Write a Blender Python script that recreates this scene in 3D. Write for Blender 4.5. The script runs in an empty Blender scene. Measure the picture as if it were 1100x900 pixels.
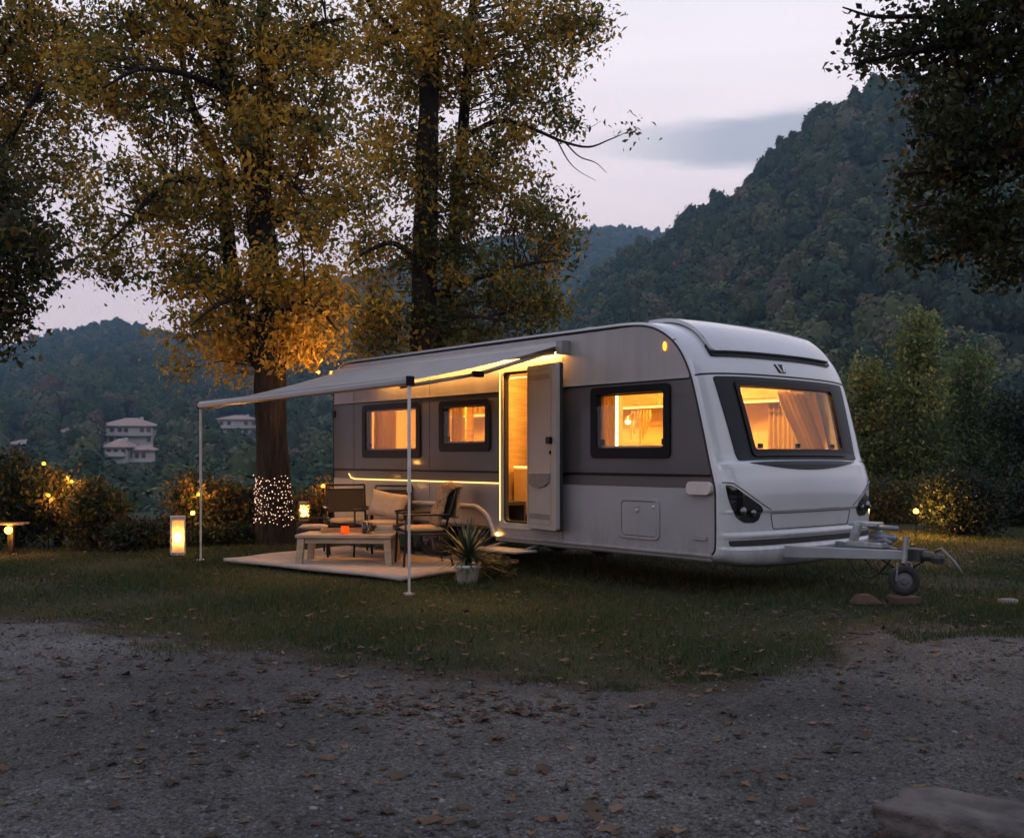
import bpy, bmesh, math, random
import numpy as np
from mathutils import Vector, Matrix, noise as mnoise

# ------------------------------------------------------------------ scene, camera, sky, exposure
SC = bpy.context.scene
COL = SC.collection
R = math.radians

cam_d = bpy.data.cameras.new('camera')
cam_d.sensor_width = 36.0
cam_d.lens = 36.65
cam_d.shift_y = 0.0373
cam_d.clip_start = 0.05
cam_d.clip_end = 9000
cam_d.dof.use_dof = True
cam_d.dof.focus_distance = 10.6
cam_d.dof.aperture_fstop = 5.0
cam = bpy.data.objects.new('camera', cam_d)
cam.location = (0, 0, 1.3)
cam.rotation_euler = (R(90), 0, 0)
COL.objects.link(cam)
SC.camera = cam

SC.view_settings.view_transform = 'Standard'
SC.view_settings.look = 'None'
SC.view_settings.exposure = 0.12
SC.view_settings.gamma = 1.0
SC.view_settings.use_curve_mapping = False
SC.cycles.use_denoising = True
SC.cycles.max_bounces = 10
SC.cycles.diffuse_bounces = 4
SC.cycles.glossy_bounces = 4
SC.cycles.transmission_bounces = 6
SC.cycles.transparent_max_bounces = 16
SC.cycles.volume_bounces = 1
SC.cycles.sample_clamp_indirect = 4.0
SC.cycles.caustics_reflective = False
SC.cycles.caustics_refractive = False
SC.cycles.use_light_tree = True
SC.cycles.use_adaptive_sampling = True
SC.cycles.adaptive_threshold = 0.02

SKY_GAIN = 1.42
world = bpy.data.worlds.new('World')
SC.world = world
world.use_nodes = True


def build_world():
    nt = world.node_tree
    N, Lk = nt.nodes, nt.links
    N.clear()
    out = N.new('ShaderNodeOutputWorld')
    bg1 = N.new('ShaderNodeBackground')
    bg2 = N.new('ShaderNodeBackground')
    add = N.new('ShaderNodeAddShader')
    sky = N.new('ShaderNodeTexSky')
    sky.sky_type = 'NISHITA'
    sky.sun_disc = False
    sky.sun_elevation = R(3.0)
    sky.sun_rotation = R(200)
    sky.air_density = 1.2
    sky.dust_density = 1.0
    bg1.inputs['Strength'].default_value = 0.05
    Lk.new(sky.outputs[0], bg1.inputs[0])

    def math_(op, a, b=None, c=None, clamp=False):
        m = N.new('ShaderNodeMath'); m.operation = op; m.use_clamp = clamp
        for i, v in enumerate((a, b, c)):
            if v is None: continue
            if isinstance(v, (int, float)): m.inputs[i].default_value = v
            else: Lk.new(v, m.inputs[i])
        return m.outputs[0]
    tc = N.new('ShaderNodeTexCoord')
    sep = N.new('ShaderNodeSeparateXYZ')
    Lk.new(tc.outputs['Generated'], sep.inputs[0])
    X, Y, Z = sep.outputs
    # dusk gradient by elevation
    ramp = N.new('ShaderNodeValToRGB')
    Lk.new(Z, ramp.inputs[0])
    cr = ramp.color_ramp
    cr.elements[0].position = 0.0; cr.elements[0].color = (0.54, 0.40, 0.45, 1)
    cr.elements[1].position = 1.0; cr.elements[1].color = (0.33, 0.37, 0.50, 1)
    for p, c in ((0.10, (0.565, 0.44, 0.49)), (0.22, (0.60, 0.495, 0.545)), (0.36, (0.67, 0.60, 0.65)), (0.6, (0.50, 0.50, 0.60))):
        e = cr.elements.new(p); e.color = (*c, 1)
    # soft stratus: stretched noise on the view direction projected on a cloud layer
    yy = math_('MAXIMUM', Y, 0.05)
    az = math_('DIVIDE', X, yy)
    el = math_('DIVIDE', Z, yy)
    comb = N.new('ShaderNodeCombineXYZ')
    Lk.new(math_('MULTIPLY', az, 2.2), comb.inputs[0])
    Lk.new(math_('MULTIPLY', el, 14.0), comb.inputs[1])
    nz = N.new('ShaderNodeTexNoise'); nz.inputs['Scale'].default_value = 1.6; nz.inputs['Detail'].default_value = 5
    nz.inputs['Roughness'].default_value = 0.55
    Lk.new(comb.outputs[0], nz.inputs['Vector'])
    wisps = N.new('ShaderNodeMapRange'); wisps.inputs[1].default_value = 0.45; wisps.inputs[2].default_value = 0.75
    Lk.new(nz.outputs[0], wisps.inputs[0])
    # one long grey-blue bank low in the sky
    c0 = math_('MULTIPLY_ADD', math_('SUBTRACT', nz.outputs[0], 0.5), 0.07, 0.302)
    c0 = math_('MULTIPLY_ADD', math_('SUBTRACT', az, 0.2), 0.06, c0)
    dist = math_('ABSOLUTE', math_('SUBTRACT', el, c0))
    half = math_('MULTIPLY_ADD', math_('SUBTRACT', az, 0.02), 0.10, 0.006)
    half = math_('MINIMUM', math_('MAXIMUM', half, 0.001), 0.036)
    bank = N.new('ShaderNodeMapRange'); bank.interpolation_type = 'SMOOTHSTEP'
    bank.inputs[1].default_value = 1.35; bank.inputs[2].default_value = 0.55
    Lk.new(math_('DIVIDE', dist, half), bank.inputs[0])
    lim = N.new('ShaderNodeMapRange'); lim.interpolation_type = 'SMOOTHSTEP'
    lim.inputs[1].default_value = 0.03; lim.inputs[2].default_value = 0.22
    Lk.new(az, lim.inputs[0])
    front = math_('GREATER_THAN', Y, 0.06)
    bm_ = math_('MULTIPLY', math_('MULTIPLY', bank.outputs[0], lim.outputs[0]), front)
    bm_ = math_('MULTIPLY', bm_, 0.80)

    def mix(f, a, b):
        m = N.new('ShaderNodeMix'); m.data_type = 'RGBA'
        if isinstance(f, float): m.inputs[0].default_value = f
        else: Lk.new(f, m.inputs[0])
        for i, v in ((6, a), (7, b)):
            if isinstance(v, tuple): m.inputs[i].default_value = (*v, 1)
            else: Lk.new(v, m.inputs[i])
        return m.outputs[2]
    low = N.new('ShaderNodeMapRange'); low.inputs[1].default_value = 0.55; low.inputs[2].default_value = 0.1
    Lk.new(Z, low.inputs[0])
    wf = math_('MULTIPLY', math_('MULTIPLY', wisps.outputs[0], low.outputs[0]), 0.30)
    c = mix(wf, ramp.outputs[0], (0.40, 0.355, 0.43))
    c = mix(bm_, c, (0.20, 0.225, 0.30))
    Lk.new(c, bg2.inputs[0])
    bg2.inputs['Strength'].default_value = SKY_GAIN
    Lk.new(bg1.outputs[0], add.inputs[0])
    Lk.new(bg2.outputs[0], add.inputs[1])
    Lk.new(add.outputs[0], out.inputs[0])


build_world()

sun_d = bpy.data.lights.new('sun', 'SUN')
sun_d.energy = 0.25
sun_d.angle = R(25)
sun_d.color = (0.82, 0.88, 1.0)
sun_o = bpy.data.objects.new('sun', sun_d)
sun_o.rotation_euler = (R(50), 0, R(20))
COL.objects.link(sun_o)


def at(pxx, pxy, d):
    """the point of the place seen at photo pixel (pxx, pxy) at d metres ahead of the camera"""
    return Vector(((pxx - 550) / 1120 * d, d, 1.3 + (491 - pxy) / 1120 * d))


# ------------------------------------------------------------------ materials
def rgba(c): return (c[0], c[1], c[2], 1)


def new_mat(name):
    m = bpy.data.materials.new(name); m.use_nodes = True
    nt = m.node_tree
    return m, nt, nt.nodes['Principled BSDF'], nt.nodes['Material Output']


def mat(name, col, rough=0.5, metal=0.0, var=0.15, scale=6.0, bump=0.0, bscale=60.0, bdist=0.02, coat=0.0, stretch=None, col2=None, rvar=0.1, spec=0.5):
    """principled material with noise-driven tone, roughness and relief"""
    m, nt, b, o = new_mat(name)
    N, Lk = nt.nodes, nt.links
    tc = N.new('ShaderNodeTexCoord')
    mp = N.new('ShaderNodeMapping')
    Lk.new(tc.outputs['Object'], mp.inputs[0])
    if stretch: mp.inputs['Scale'].default_value = stretch
    nz = N.new('ShaderNodeTexNoise'); nz.inputs['Scale'].default_value = scale; nz.inputs['Detail'].default_value = 6
    Lk.new(mp.outputs[0], nz.inputs['Vector'])
    rp = N.new('ShaderNodeValToRGB')
    a = tuple(x * (1 - var) for x in col); d = col2 or tuple(min(1, x * (1 + var)) for x in col)
    rp.color_ramp.elements[0].position = 0.3; rp.color_ramp.elements[0].color = rgba(a)
    rp.color_ramp.elements[1].position = 0.7; rp.color_ramp.elements[1].color = rgba(d)
    Lk.new(nz.outputs[0], rp.inputs[0]); Lk.new(rp.outputs[0], b.inputs['Base Color'])
    mr = N.new('ShaderNodeMapRange'); mr.inputs[3].default_value = max(0.02, rough - rvar); mr.inputs[4].default_value = min(1, rough + rvar)
    Lk.new(nz.outputs[0], mr.inputs[0]); Lk.new(mr.outputs[0], b.inputs['Roughness'])
    b.inputs['Metallic'].default_value = metal
    b.inputs['Coat Weight'].default_value = coat
    b.inputs['Coat Roughness'].default_value = 0.06
    b.inputs['Specular IOR Level'].default_value = spec
    if bump:
        n2 = N.new('ShaderNodeTexNoise'); n2.inputs['Scale'].default_value = bscale; n2.inputs['Detail'].default_value = 5
        Lk.new(mp.outputs[0], n2.inputs['Vector'])
        bp = N.new('ShaderNodeBump'); bp.inputs['Strength'].default_value = bump; bp.inputs['Distance'].default_value = bdist
        Lk.new(n2.outputs[0], bp.inputs['Height']); Lk.new(bp.outputs[0], b.inputs['Normal'])
    return m


def emit(name, col, s):
    m, nt, b, o = new_mat(name)
    e = nt.nodes.new('ShaderNodeEmission')
    e.inputs[0].default_value = rgba(col); e.inputs[1].default_value = s
    nt.links.new(e.outputs[0], o.inputs[0])
    return m


def glass(name, tint=(0.9, 0.9, 0.9), refl=1.0, rough=0.01, wav=0.0):
    """thin window glass: clear with a fresnel reflection"""
    m, nt, b, o = new_mat(name)
    N, Lk = nt.nodes, nt.links
    t = N.new('ShaderNodeBsdfTransparent'); t.inputs[0].default_value = rgba(tint)
    g = N.new('ShaderNodeBsdfGlossy'); g.inputs['Roughness'].default_value = rough
    f = N.new('ShaderNodeFresnel')
    ge = N.new('ShaderNodeNewGeometry'); io = N.new('ShaderNodeMapRange'); io.inputs[3].default_value = 1.5; io.inputs[4].default_value = 1 / 1.5
    Lk.new(ge.outputs['Backfacing'], io.inputs[0]); Lk.new(io.outputs[0], f.inputs[0])
    mu = N.new('ShaderNodeMath'); mu.operation = 'MULTIPLY'; mu.inputs[1].default_value = refl
    mx = N.new('ShaderNodeMixShader')
    if wav:
        nz = N.new('ShaderNodeTexNoise'); nz.inputs['Scale'].default_value = 5
        tc = N.new('ShaderNodeTexCoord'); Lk.new(tc.outputs['Object'], nz.inputs['Vector'])
        bp = N.new('ShaderNodeBump'); bp.inputs['Strength'].default_value = wav; bp.inputs['Distance'].default_value = 0.02
        Lk.new(nz.outputs[0], bp.inputs['Height']); Lk.new(bp.outputs[0], g.inputs['Normal'])
    Lk.new(f.outputs[0], mu.inputs[0]); Lk.new(mu.outputs[0], mx.inputs[0])
    Lk.new(t.outputs[0], mx.inputs[1]); Lk.new(g.outputs[0], mx.inputs[2]); Lk.new(mx.outputs[0], o.inputs[0])
    return m


def leaf_mat(name, stops, rough=0.55, trans=0.35):
    """leaf colour from the leaf's own tint value, thin and translucent"""
    m, nt, b, o = new_mat(name)
    N, Lk = nt.nodes, nt.links
    at_ = N.new('ShaderNodeAttribute'); at_.attribute_name = 'tint'
    rp = N.new('ShaderNodeValToRGB')
    els = rp.color_ramp.elements
    els[0].position, els[0].color = stops[0][0], rgba(stops[0][1])
    els[1].position, els[1].color = stops[-1][0], rgba(stops[-1][1])
    for p, c in stops[1:-1]:
        e = els.new(p); e.color = rgba(c)
    Lk.new(at_.outputs['Fac'], rp.inputs[0])
    b.inputs['Roughness'].default_value = rough
    b.inputs['Specular IOR Level'].default_value = 0.3
    Lk.new(rp.outputs[0], b.inputs['Base Color'])
    tr = N.new('ShaderNodeBsdfTranslucent'); Lk.new(rp.outputs[0], tr.inputs[0])
    mx = N.new('ShaderNodeMixShader'); mx.inputs[0].default_value = trans
    Lk.new(b.outputs[0], mx.inputs[1]); Lk.new(tr.outputs[0], mx.inputs[2]); Lk.new(mx.outputs[0], o.inputs[0])
    return m


# ------------------------------------------------------------------ object helpers
def tag(o, label=None, cat=None, group=None, kind=None):
    if label: o['label'] = label
    if cat: o['category'] = cat
    if group: o['group'] = group
    if kind: o['kind'] = kind
    return o


def link(name, me, m=None, parent=None, smooth=False, bevel=0.0):
    if isinstance(me, bmesh.types.BMesh):
        bm = me
        bmesh.ops.recalc_face_normals(bm, faces=bm.faces)
        me = bpy.data.meshes.new(name); bm.to_mesh(me); bm.free()
    o = bpy.data.objects.new(name, me)
    if m is not None: me.materials.append(m)
    if smooth: me.shade_smooth()
    if parent is not None: o.parent = parent
    if bevel:
        md = o.modifiers.new('bevel', 'BEVEL'); md.width = bevel; md.segments = 2; md.limit_method = 'ANGLE'; md.angle_limit = R(40)
        md.harden_normals = False
    COL.objects.link(o)
    return o


def empty(name, loc=(0, 0, 0), rz=0.0):
    o = bpy.data.objects.new(name, None)
    o.location = loc; o.rotation_euler = (0, 0, rz); o.empty_display_size = 0.2
    COL.objects.link(o)
    return o


def copy_tree(o, parent=None):
    c = o.copy(); COL.objects.link(c)
    if parent is not None: c.parent = parent
    for ch in list(o.children):
        copy_tree(ch, c)
    return c


def box(bm, x0, x1, y0, y1, z0, z1, M=None):
    vs = [bm.verts.new(Vector(p) if M is None else M @ Vector(p)) for p in
          ((x0, y0, z0), (x1, y0, z0), (x1, y1, z0), (x0, y1, z0), (x0, y0, z1), (x1, y0, z1), (x1, y1, z1), (x0, y1, z1))]
    for f in ((0, 3, 2, 1), (4, 5, 6, 7), (0, 1, 5, 4), (1, 2, 6, 5), (2, 3, 7, 6), (3, 0, 4, 7)):
        bm.faces.new([vs[i] for i in f])
    return vs


def tube(bm, pts, rad, sides=8, cap=True):
    """a tapered tube along a polyline"""
    pts = [Vector(p) for p in pts]
    n = len(pts)
    if isinstance(rad, (int, float)): rad = [rad] * n
    rings = []
    up = None
    for i, p in enumerate(pts):
        d = (pts[min(i + 1, n - 1)] - pts[max(i - 1, 0)])
        if d.length < 1e-9: d = Vector((0, 0, 1))
        d.normalize()
        if up is None:
            up = Vector((0, 0, 1)) if abs(d.z) < 0.9 else Vector((1, 0, 0))
        a = d.cross(up)
        if a.length < 1e-6: a = d.cross(Vector((0, 1, 0)))
        a.normalize(); b = a.cross(d); b.normalize(); up = b
        rings.append([bm.verts.new(p + (a * math.cos(t) + b * math.sin(t)) * rad[i]) for t in (2 * math.pi * k / sides for k in range(sides))])
    for r0, r1 in zip(rings, rings[1:]):
        for k in range(sides):
            bm.faces.new((r0[k], r0[(k + 1) % sides], r1[(k + 1) % sides], r1[k]))
    if cap:
        bm.faces.new(rings[0][::-1]); bm.faces.new(rings[-1])
    return rings


def lathe(bm, prof, seg=24, M=None, close=False):
    """revolve (radius, height) points about z"""
    rings = []
    for r, z in prof:
        if r < 1e-6:
            p = Vector((0, 0, z)); rings.append([bm.verts.new(M @ p if M else p)])
        else:
            ring = []
            for k in range(seg):
                a = 2 * math.pi * k / seg
                p = Vector((r * math.cos(a), r * math.sin(a), z))
                ring.append(bm.verts.new(M @ p if M else p))
            rings.append(ring)
    pairs = list(zip(rings, rings[1:]))
    if close: pairs.append((rings[-1], rings[0]))
    for a, b in pairs:
        for k in range(seg):
            q = []
            for v in (a[k % len(a)], a[(k + 1) % len(a)], b[(k + 1) % len(b)], b[k % len(b)]):
                if v not in q: q.append(v)
            if len(q) >= 3:
                try: bm.faces.new(q)
                except ValueError: pass


def rrect(x0, y0, x1, y1, r, n=5):
    out = []
    for cx, cy, a0 in ((x1 - r, y1 - r, 0), (x0 + r, y1 - r, 90), (x0 + r, y0 + r, 180), (x1 - r, y0 + r, 270)):
        for k in range(n + 1):
            a = R(a0 + 90 * k / n)
            out.append((cx + r * math.cos(a), cy + r * math.sin(a)))
    return out


def fill2d(outer, holes=()):
    """flat mesh (xy) of an outline with holes"""
    cu = bpy.data.curves.new('outline', 'CURVE'); cu.dimensions = '2D'; cu.fill_mode = 'BOTH'
    for poly in (outer, *holes):
        sp = cu.splines.new('POLY'); sp.points.add(len(poly) - 1)
        sp.points.foreach_set('co', [c for p in poly for c in (p[0], p[1], 0, 1)])
        sp.use_cyclic_u = True
    ob = bpy.data.objects.new('outline', cu)
    me = bpy.data.meshes.new_from_object(ob)
    bm = bmesh.new(); bm.from_mesh(me)
    bpy.data.objects.remove(ob); bpy.data.curves.remove(cu); bpy.data.meshes.remove(me)
    bmesh.ops.remove_doubles(bm, verts=bm.verts, dist=1e-5)
    return bm


def solid2d(outer, holes, fn, d0, d1, xs=(), ys=()):
    """thicken an outline between offsets d0 and d1, each vertex placed by fn(x, y, offset)"""
    bm = fill2d(outer, holes)
    for x in xs:
        bmesh.ops.bisect_plane(bm, geom=bm.verts[:] + bm.edges[:] + bm.faces[:], plane_co=(x, 0, 0), plane_no=(1, 0, 0), dist=1e-6)
    for y in ys:
        bmesh.ops.bisect_plane(bm, geom=bm.verts[:] + bm.edges[:] + bm.faces[:], plane_co=(0, y, 0), plane_no=(0, 1, 0), dist=1e-6)
    base = bm.verts[:]
    r = bmesh.ops.extrude_face_region(bm, geom=bm.faces[:])
    new = [g for g in r['geom'] if isinstance(g, bmesh.types.BMVert)]
    ns = set(new)
    for v in bm.verts:
        v.co = Vector(fn(v.co.x, v.co.y, d1 if v in ns else d0))
    return bm


def np_mesh(name, verts, faces_flat, loop_tot, m, parent=None, attrs=None, smooth=False):
    """mesh straight from arrays"""
    me = bpy.data.meshes.new(name)
    nv = len(verts); nl = len(faces_flat); nf = len(loop_tot)
    me.vertices.add(nv); me.vertices.foreach_set('co', np.asarray(verts, np.float32).ravel())
    me.loops.add(nl); me.loops.foreach_set('vertex_index', np.asarray(faces_flat, np.int32))
    me.polygons.add(nf)
    st = np.zeros(nf, np.int32); st[1:] = np.cumsum(loop_tot)[:-1]
    me.polygons.foreach_set('loop_start', st)
    me.polygons.foreach_set('loop_total', np.asarray(loop_tot, np.int32))
    for k, v in (attrs or {}).items():
        a = me.attributes.new(k, 'FLOAT', 'POINT'); a.data.foreach_set('value', np.asarray(v, np.float32))
    me.update(calc_edges=True); me.validate()
    return link(name, me, m, parent, smooth)


def leaves_arrays(rng, c, size, aspect=0.5, droop=0.35, jitter=0.35):
    """kite-shaped folded leaves at points c (N,3): 4 verts, 2 triangles each"""
    n = len(c)
    d = rng.normal(size=(n, 3)); d[:, 2] -= droop; d /= np.linalg.norm(d, axis=1)[:, None]
    u = rng.normal(size=(n, 3)); u[:, 2] += 0.6
    s = np.cross(d, u); s /= np.linalg.norm(s, axis=1)[:, None] + 1e-9
    nn = np.cross(s, d)
    L = (size * (1 + jitter * rng.normal(size=n)).clip(0.5, 1.6))[:, None]
    w = L * aspect * 0.5
    base = c - d * L * 0.5
    tip = c + d * L * 0.5 - nn * L * 0.06
    mid = c - d * L * 0.08
    lf = mid + s * w + nn * L * 0.10
    rt = mid - s * w + nn * L * 0.10
    v = np.stack([base, lf, tip, rt], 1).reshape(-1, 3)
    i = np.arange(n)[:, None] * 4
    f = np.concatenate([i + np.array([[0, 1, 2]]), i + np.array([[0, 2, 3]])], 1).ravel()
    return v, f


def add_leaves(name, rng, c, size, tint, m, parent=None, aspect=0.5, droop=0.35):
    v, f = leaves_arrays(rng, c, size, aspect, droop)
    return np_mesh(name, v, f, np.full(len(f) // 3, 3), m, parent, {'tint': np.repeat(tint, 4)})


def vnoise(x, y, s, seed=0.0):
    return np.array([mnoise.noise(Vector((a * s + seed, b * s - seed, seed * 0.37))) for a, b in zip(np.ravel(x), np.ravel(y))]).reshape(np.shape(x))


# ------------------------------------------------------------------ hills across the valley
def tab(points):
    xs = np.array([p[0] for p in points], float); ys = np.array([p[1] for p in points], float)
    return lambda q: np.interp(q, xs, ys)


def smooth01(t):
    t = np.clip(t, 0, 1); return t * t * (3 - 2 * t)


# the wooded mountain on one side: crest bearing -> crest height angle, distance
M_crest = tab([(430, 470), (560, 440), (600, 385), (620, 350), (640, 318), (660, 300), (690, 284), (720, 272), (740, 252), (760, 240), (790, 226), (810, 207), (832, 186), (860, 164), (885, 140), (910, 124), (950, 114), (1000, 106), (1100, 110), (1250, 160), (1500, 260), (1900, 380)])
M_dist = tab([(430, 330), (560, 470), (620, 450), (720, 420), (900, 370), (1100, 330), (1500, 300), (1900, 300)])
# the lower hills on the other side of the valley and the far range
V_crest = tab([(-900, 420), (-300, 410), (-60, 405), (0, 392), (60, 368), (130, 357), (170, 363), (220, 372), (270, 352), (350, 312), (450, 282), (600, 254), (680, 250), (730, 256), (800, 280), (900, 330), (1300, 430)])
V_dist = tab([(-900, 650), (0, 780), (130, 800), (250, 930), (400, 1080), (600, 1200), (800, 1200), (1300, 1200)])
F_crest = tab([(-900, 400), (-100, 372), (20, 366), (90, 352), (160, 372), (400, 400), (1300, 430)])


def crest_z(py, d): return 1.3 + (491 - py) / 1120 * d


def hill_z(q, d):
    """terrain height at bearing q (photo px) and depth d, arrays"""
    d = np.asarray(d, float); q = np.asarray(q, float)
    base = -0.06 - 10 * smooth01((d - 24) / 70)
    D = V_dist(q); zc = crest_z(V_crest(q), D)
    f = 130.0
    t = np.clip((d - f) / (D - f), 0, None)
    v = np.where(t <= 1, -10 + (zc + 10) * np.power(np.clip(t, 0, 1), 1.35), zc - 0.25 * (d - D))
    D2 = M_dist(q); z2 = crest_z(M_crest(q), D2)
    f2 = 75.0
    t2 = np.clip((d - f2) / (D2 - f2), 0, None)
    m = np.where(t2 <= 1, -10 + (z2 + 10) * np.power(np.clip(t2, 0, 1), 1.25), z2 - 0.3 * (d - D2))
    D3 = 1480.0; z3 = crest_z(F_crest(q), D3)
    r = np.where(d < 1250, -60, np.where(d < D3, -60 + (z3 + 60) * (d - 1250) / 230, z3 - 0.3 * (d - D3)))
    z = np.maximum(np.maximum(base, v), np.maximum(m, r))
    x = (q - 550) / 1120 * d
    amp = np.clip((d - 90) / 200, 0, 1) * (1.0 + d * 0.003)
    z = z + amp * (np.sin(x * 0.021 + d * 0.013) * 0.6 + np.sin(x * 0.047 - d * 0.031 + 1.7) * 0.4 + np.sin(x * 0.008 + d * 0.06 + 0.3) * 0.5)
    return np.maximum(z, -42)


def build_hills():
    qs = np.linspace(-900, 1900, 240)
    ds = np.concatenate([np.linspace(21.5, 130, 24), np.geomspace(134, 1620, 120)])
    Q, D = np.meshgrid(qs, ds)
    Z = hill_z(Q, D)
    X = (Q - 550) / 1120 * D
    v = np.stack([X, D, Z], -1).reshape(-1, 3)
    nq = len(qs)
    i = (np.arange(len(ds) - 1)[:, None] * nq + np.arange(nq - 1)[None, :]).ravel()
    f = np.stack([i, i + 1, i + 1 + nq, i + nq], 1)
    m = mat('hill_soil', (0.022, 0.03, 0.018), 0.95, var=0.5, scale=0.05, spec=0.1)
    o = np_mesh('hills', v, f.ravel(), np.full(len(f), 4), m, smooth=True)
    tag(o, kind='structure')


build_hills()


def crown_proto(name, rng, m, tall, n=520, leaf=0.26):
    """one far crown about 2 units wide, its base at z = 0"""
    lobes = [(0, 0, 1.0 * tall, 0.78, 0.95 * tall)]
    for k in range(7):
        a = rng.uniform(0, 2 * math.pi); rr = rng.uniform(0.3, 0.6)
        lobes.append((rr * math.cos(a), rr * math.sin(a), rng.uniform(0.6, 1.55) * tall, rng.uniform(0.35, 0.55), rng.uniform(0.35, 0.55) * tall))
    pts = []
    for x, y, z, r, h in lobes:
        k = int(n * r * r / 1.6)
        p = rng.normal(size=(k, 3)); p /= np.linalg.norm(p, axis=1)[:, None]
        p *= rng.uniform(0.75, 1.06, k)[:, None]
        pts.append(np.concatenate([p * (r, r, h) + (x, y, z), p / (r, r, h)], 1))
    c = np.concatenate(pts); c = c[c[:, 2] > 0.05]
    # leaf sprays lie roughly on the surface of their lobe, so each lobe takes the light as one rounded mass
    nrm = c[:, 3:]; c = c[:, :3]
    nrm = nrm / np.linalg.norm(nrm, axis=1)[:, None] + rng.normal(size=nrm.shape) * 0.42
    nrm /= np.linalg.norm(nrm, axis=1)[:, None]
    d = np.cross(nrm, rng.normal(size=nrm.shape)); d /= np.linalg.norm(d, axis=1)[:, None] + 1e-9
    s = np.cross(nrm, d)
    L = leaf * rng.uniform(0.6, 1.3, len(c))[:, None]
    v = np.stack([c - d * L * .5, c + s * L * .42 - nrm * L * .1, c + d * L * .5 + nrm * L * .05, c - s * L * .42 - nrm * L * .1], 1).reshape(-1, 3)
    ii = np.arange(len(c))[:, None] * 4
    f = np.concatenate([ii + np.array([[0, 2, 1]]), ii + np.array([[0, 3, 2]])], 1).ravel()
    # a solid heart keeps the crown from being see-through
    bm = bmesh.new()
    for x, y, z, r, h in lobes:
        ret = bmesh.ops.create_icosphere(bm, subdivisions=2, radius=1.0)
        for vv in ret['verts']:
            vv.co = Vector((vv.co.x * r * 0.86 + x, vv.co.y * r * 0.86 + y, vv.co.z * h * 0.86 + z))
    box(bm, -0.06, 0.06, -0.06, 0.06, -1.2, 0.6)
    bmesh.ops.triangulate(bm, faces=bm.faces[:])
    iv = np.array([vv.co[:] for vv in bm.verts]); bm.verts.index_update()
    jf = np.array([[vv.index for vv in ff.verts] for ff in bm.faces]).ravel(); bm.free()
    tint = np.concatenate([np.repeat(rng.uniform(0.15, 1.0, len(c)), 4), np.full(len(iv), 0.2)])
    V = np.concatenate([v, iv]); F = np.concatenate([f, jf + len(v)])
    me = bpy.data.meshes.new(name)
    me.vertices.add(len(V)); me.vertices.foreach_set('co', V.astype(np.float32).ravel())
    me.loops.add(len(F)); me.loops.foreach_set('vertex_index', F.astype(np.int32))
    nf = len(F) // 3
    me.polygons.add(nf); me.polygons.foreach_set('loop_start', np.arange(nf, dtype=np.int32) * 3); me.polygons.foreach_set('loop_total', np.full(nf, 3, np.int32))
    a = me.attributes.new('tint', 'FLOAT', 'POINT'); a.data.foreach_set('value', tint.astype(np.float32))
    me.update(calc_edges=True); me.materials.append(m)
    return bpy.data.objects.new(name, me)


def far_leaf_mat():
    m, nt, b, o = new_mat('far_foliage')
    N, Lk = nt.nodes, nt.links
    oi = N.new('ShaderNodeObjectInfo')
    rp = N.new('ShaderNodeValToRGB'); els = rp.color_ramp.elements
    rp.color_ramp.interpolation = 'CONSTANT'
    cols = [(0.0, (0.023, 0.042, 0.020)), (0.2, (0.034, 0.056, 0.024)), (0.38, (0.020, 0.040, 0.026)), (0.52, (0.050, 0.066, 0.028)),
            (0.66, (0.026, 0.048, 0.030)), (0.80, (0.066, 0.064, 0.040)), (0.87, (0.078, 0.088, 0.048)), (0.97, (0.080, 0.058, 0.046))]
    els[0].position, els[0].color = cols[0][0], rgba(cols[0][1])
    els[1].position, els[1].color = cols[-1][0], rgba(cols[-1][1])
    for p, c in cols[1:-1]:
        e = els.new(p); e.color = rgba(c)
    Lk.new(oi.outputs['Random'], rp.inputs[0])
    at_ = N.new('ShaderNodeAttribute'); at_.attribute_name = 'tint'
    mr = N.new('ShaderNodeMapRange'); mr.inputs[3].default_value = 0.5; mr.inputs[4].default_value = 1.5
    Lk.new(at_.outputs['Fac'], mr.inputs[0])
    mx = N.new('ShaderNodeVectorMath'); mx.operation = 'SCALE'
    Lk.new(rp.outputs[0], mx.inputs[0]); Lk.new(mr.outputs[0], mx.inputs['Scale'])
    Lk.new(mx.outputs[0], b.inputs['Base Color'])
    b.inputs['Roughness'].default_value = 0.85; b.inputs['Specular IOR Level'].default_value = 0.15
    return m


FAR_LEAF = far_leaf_mat()
_r = np.random.default_rng(5)
PROTO = bpy.data.collections.new('crown_shapes')          # never linked: only feeds the instances of the far woods
for _k, _t in enumerate((0.75, 0.9, 1.1, 0.85, 1.35, 0.8)):
    PROTO.objects.link(crown_proto('crown_shape', _r, FAR_LEAF, _t))


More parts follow.
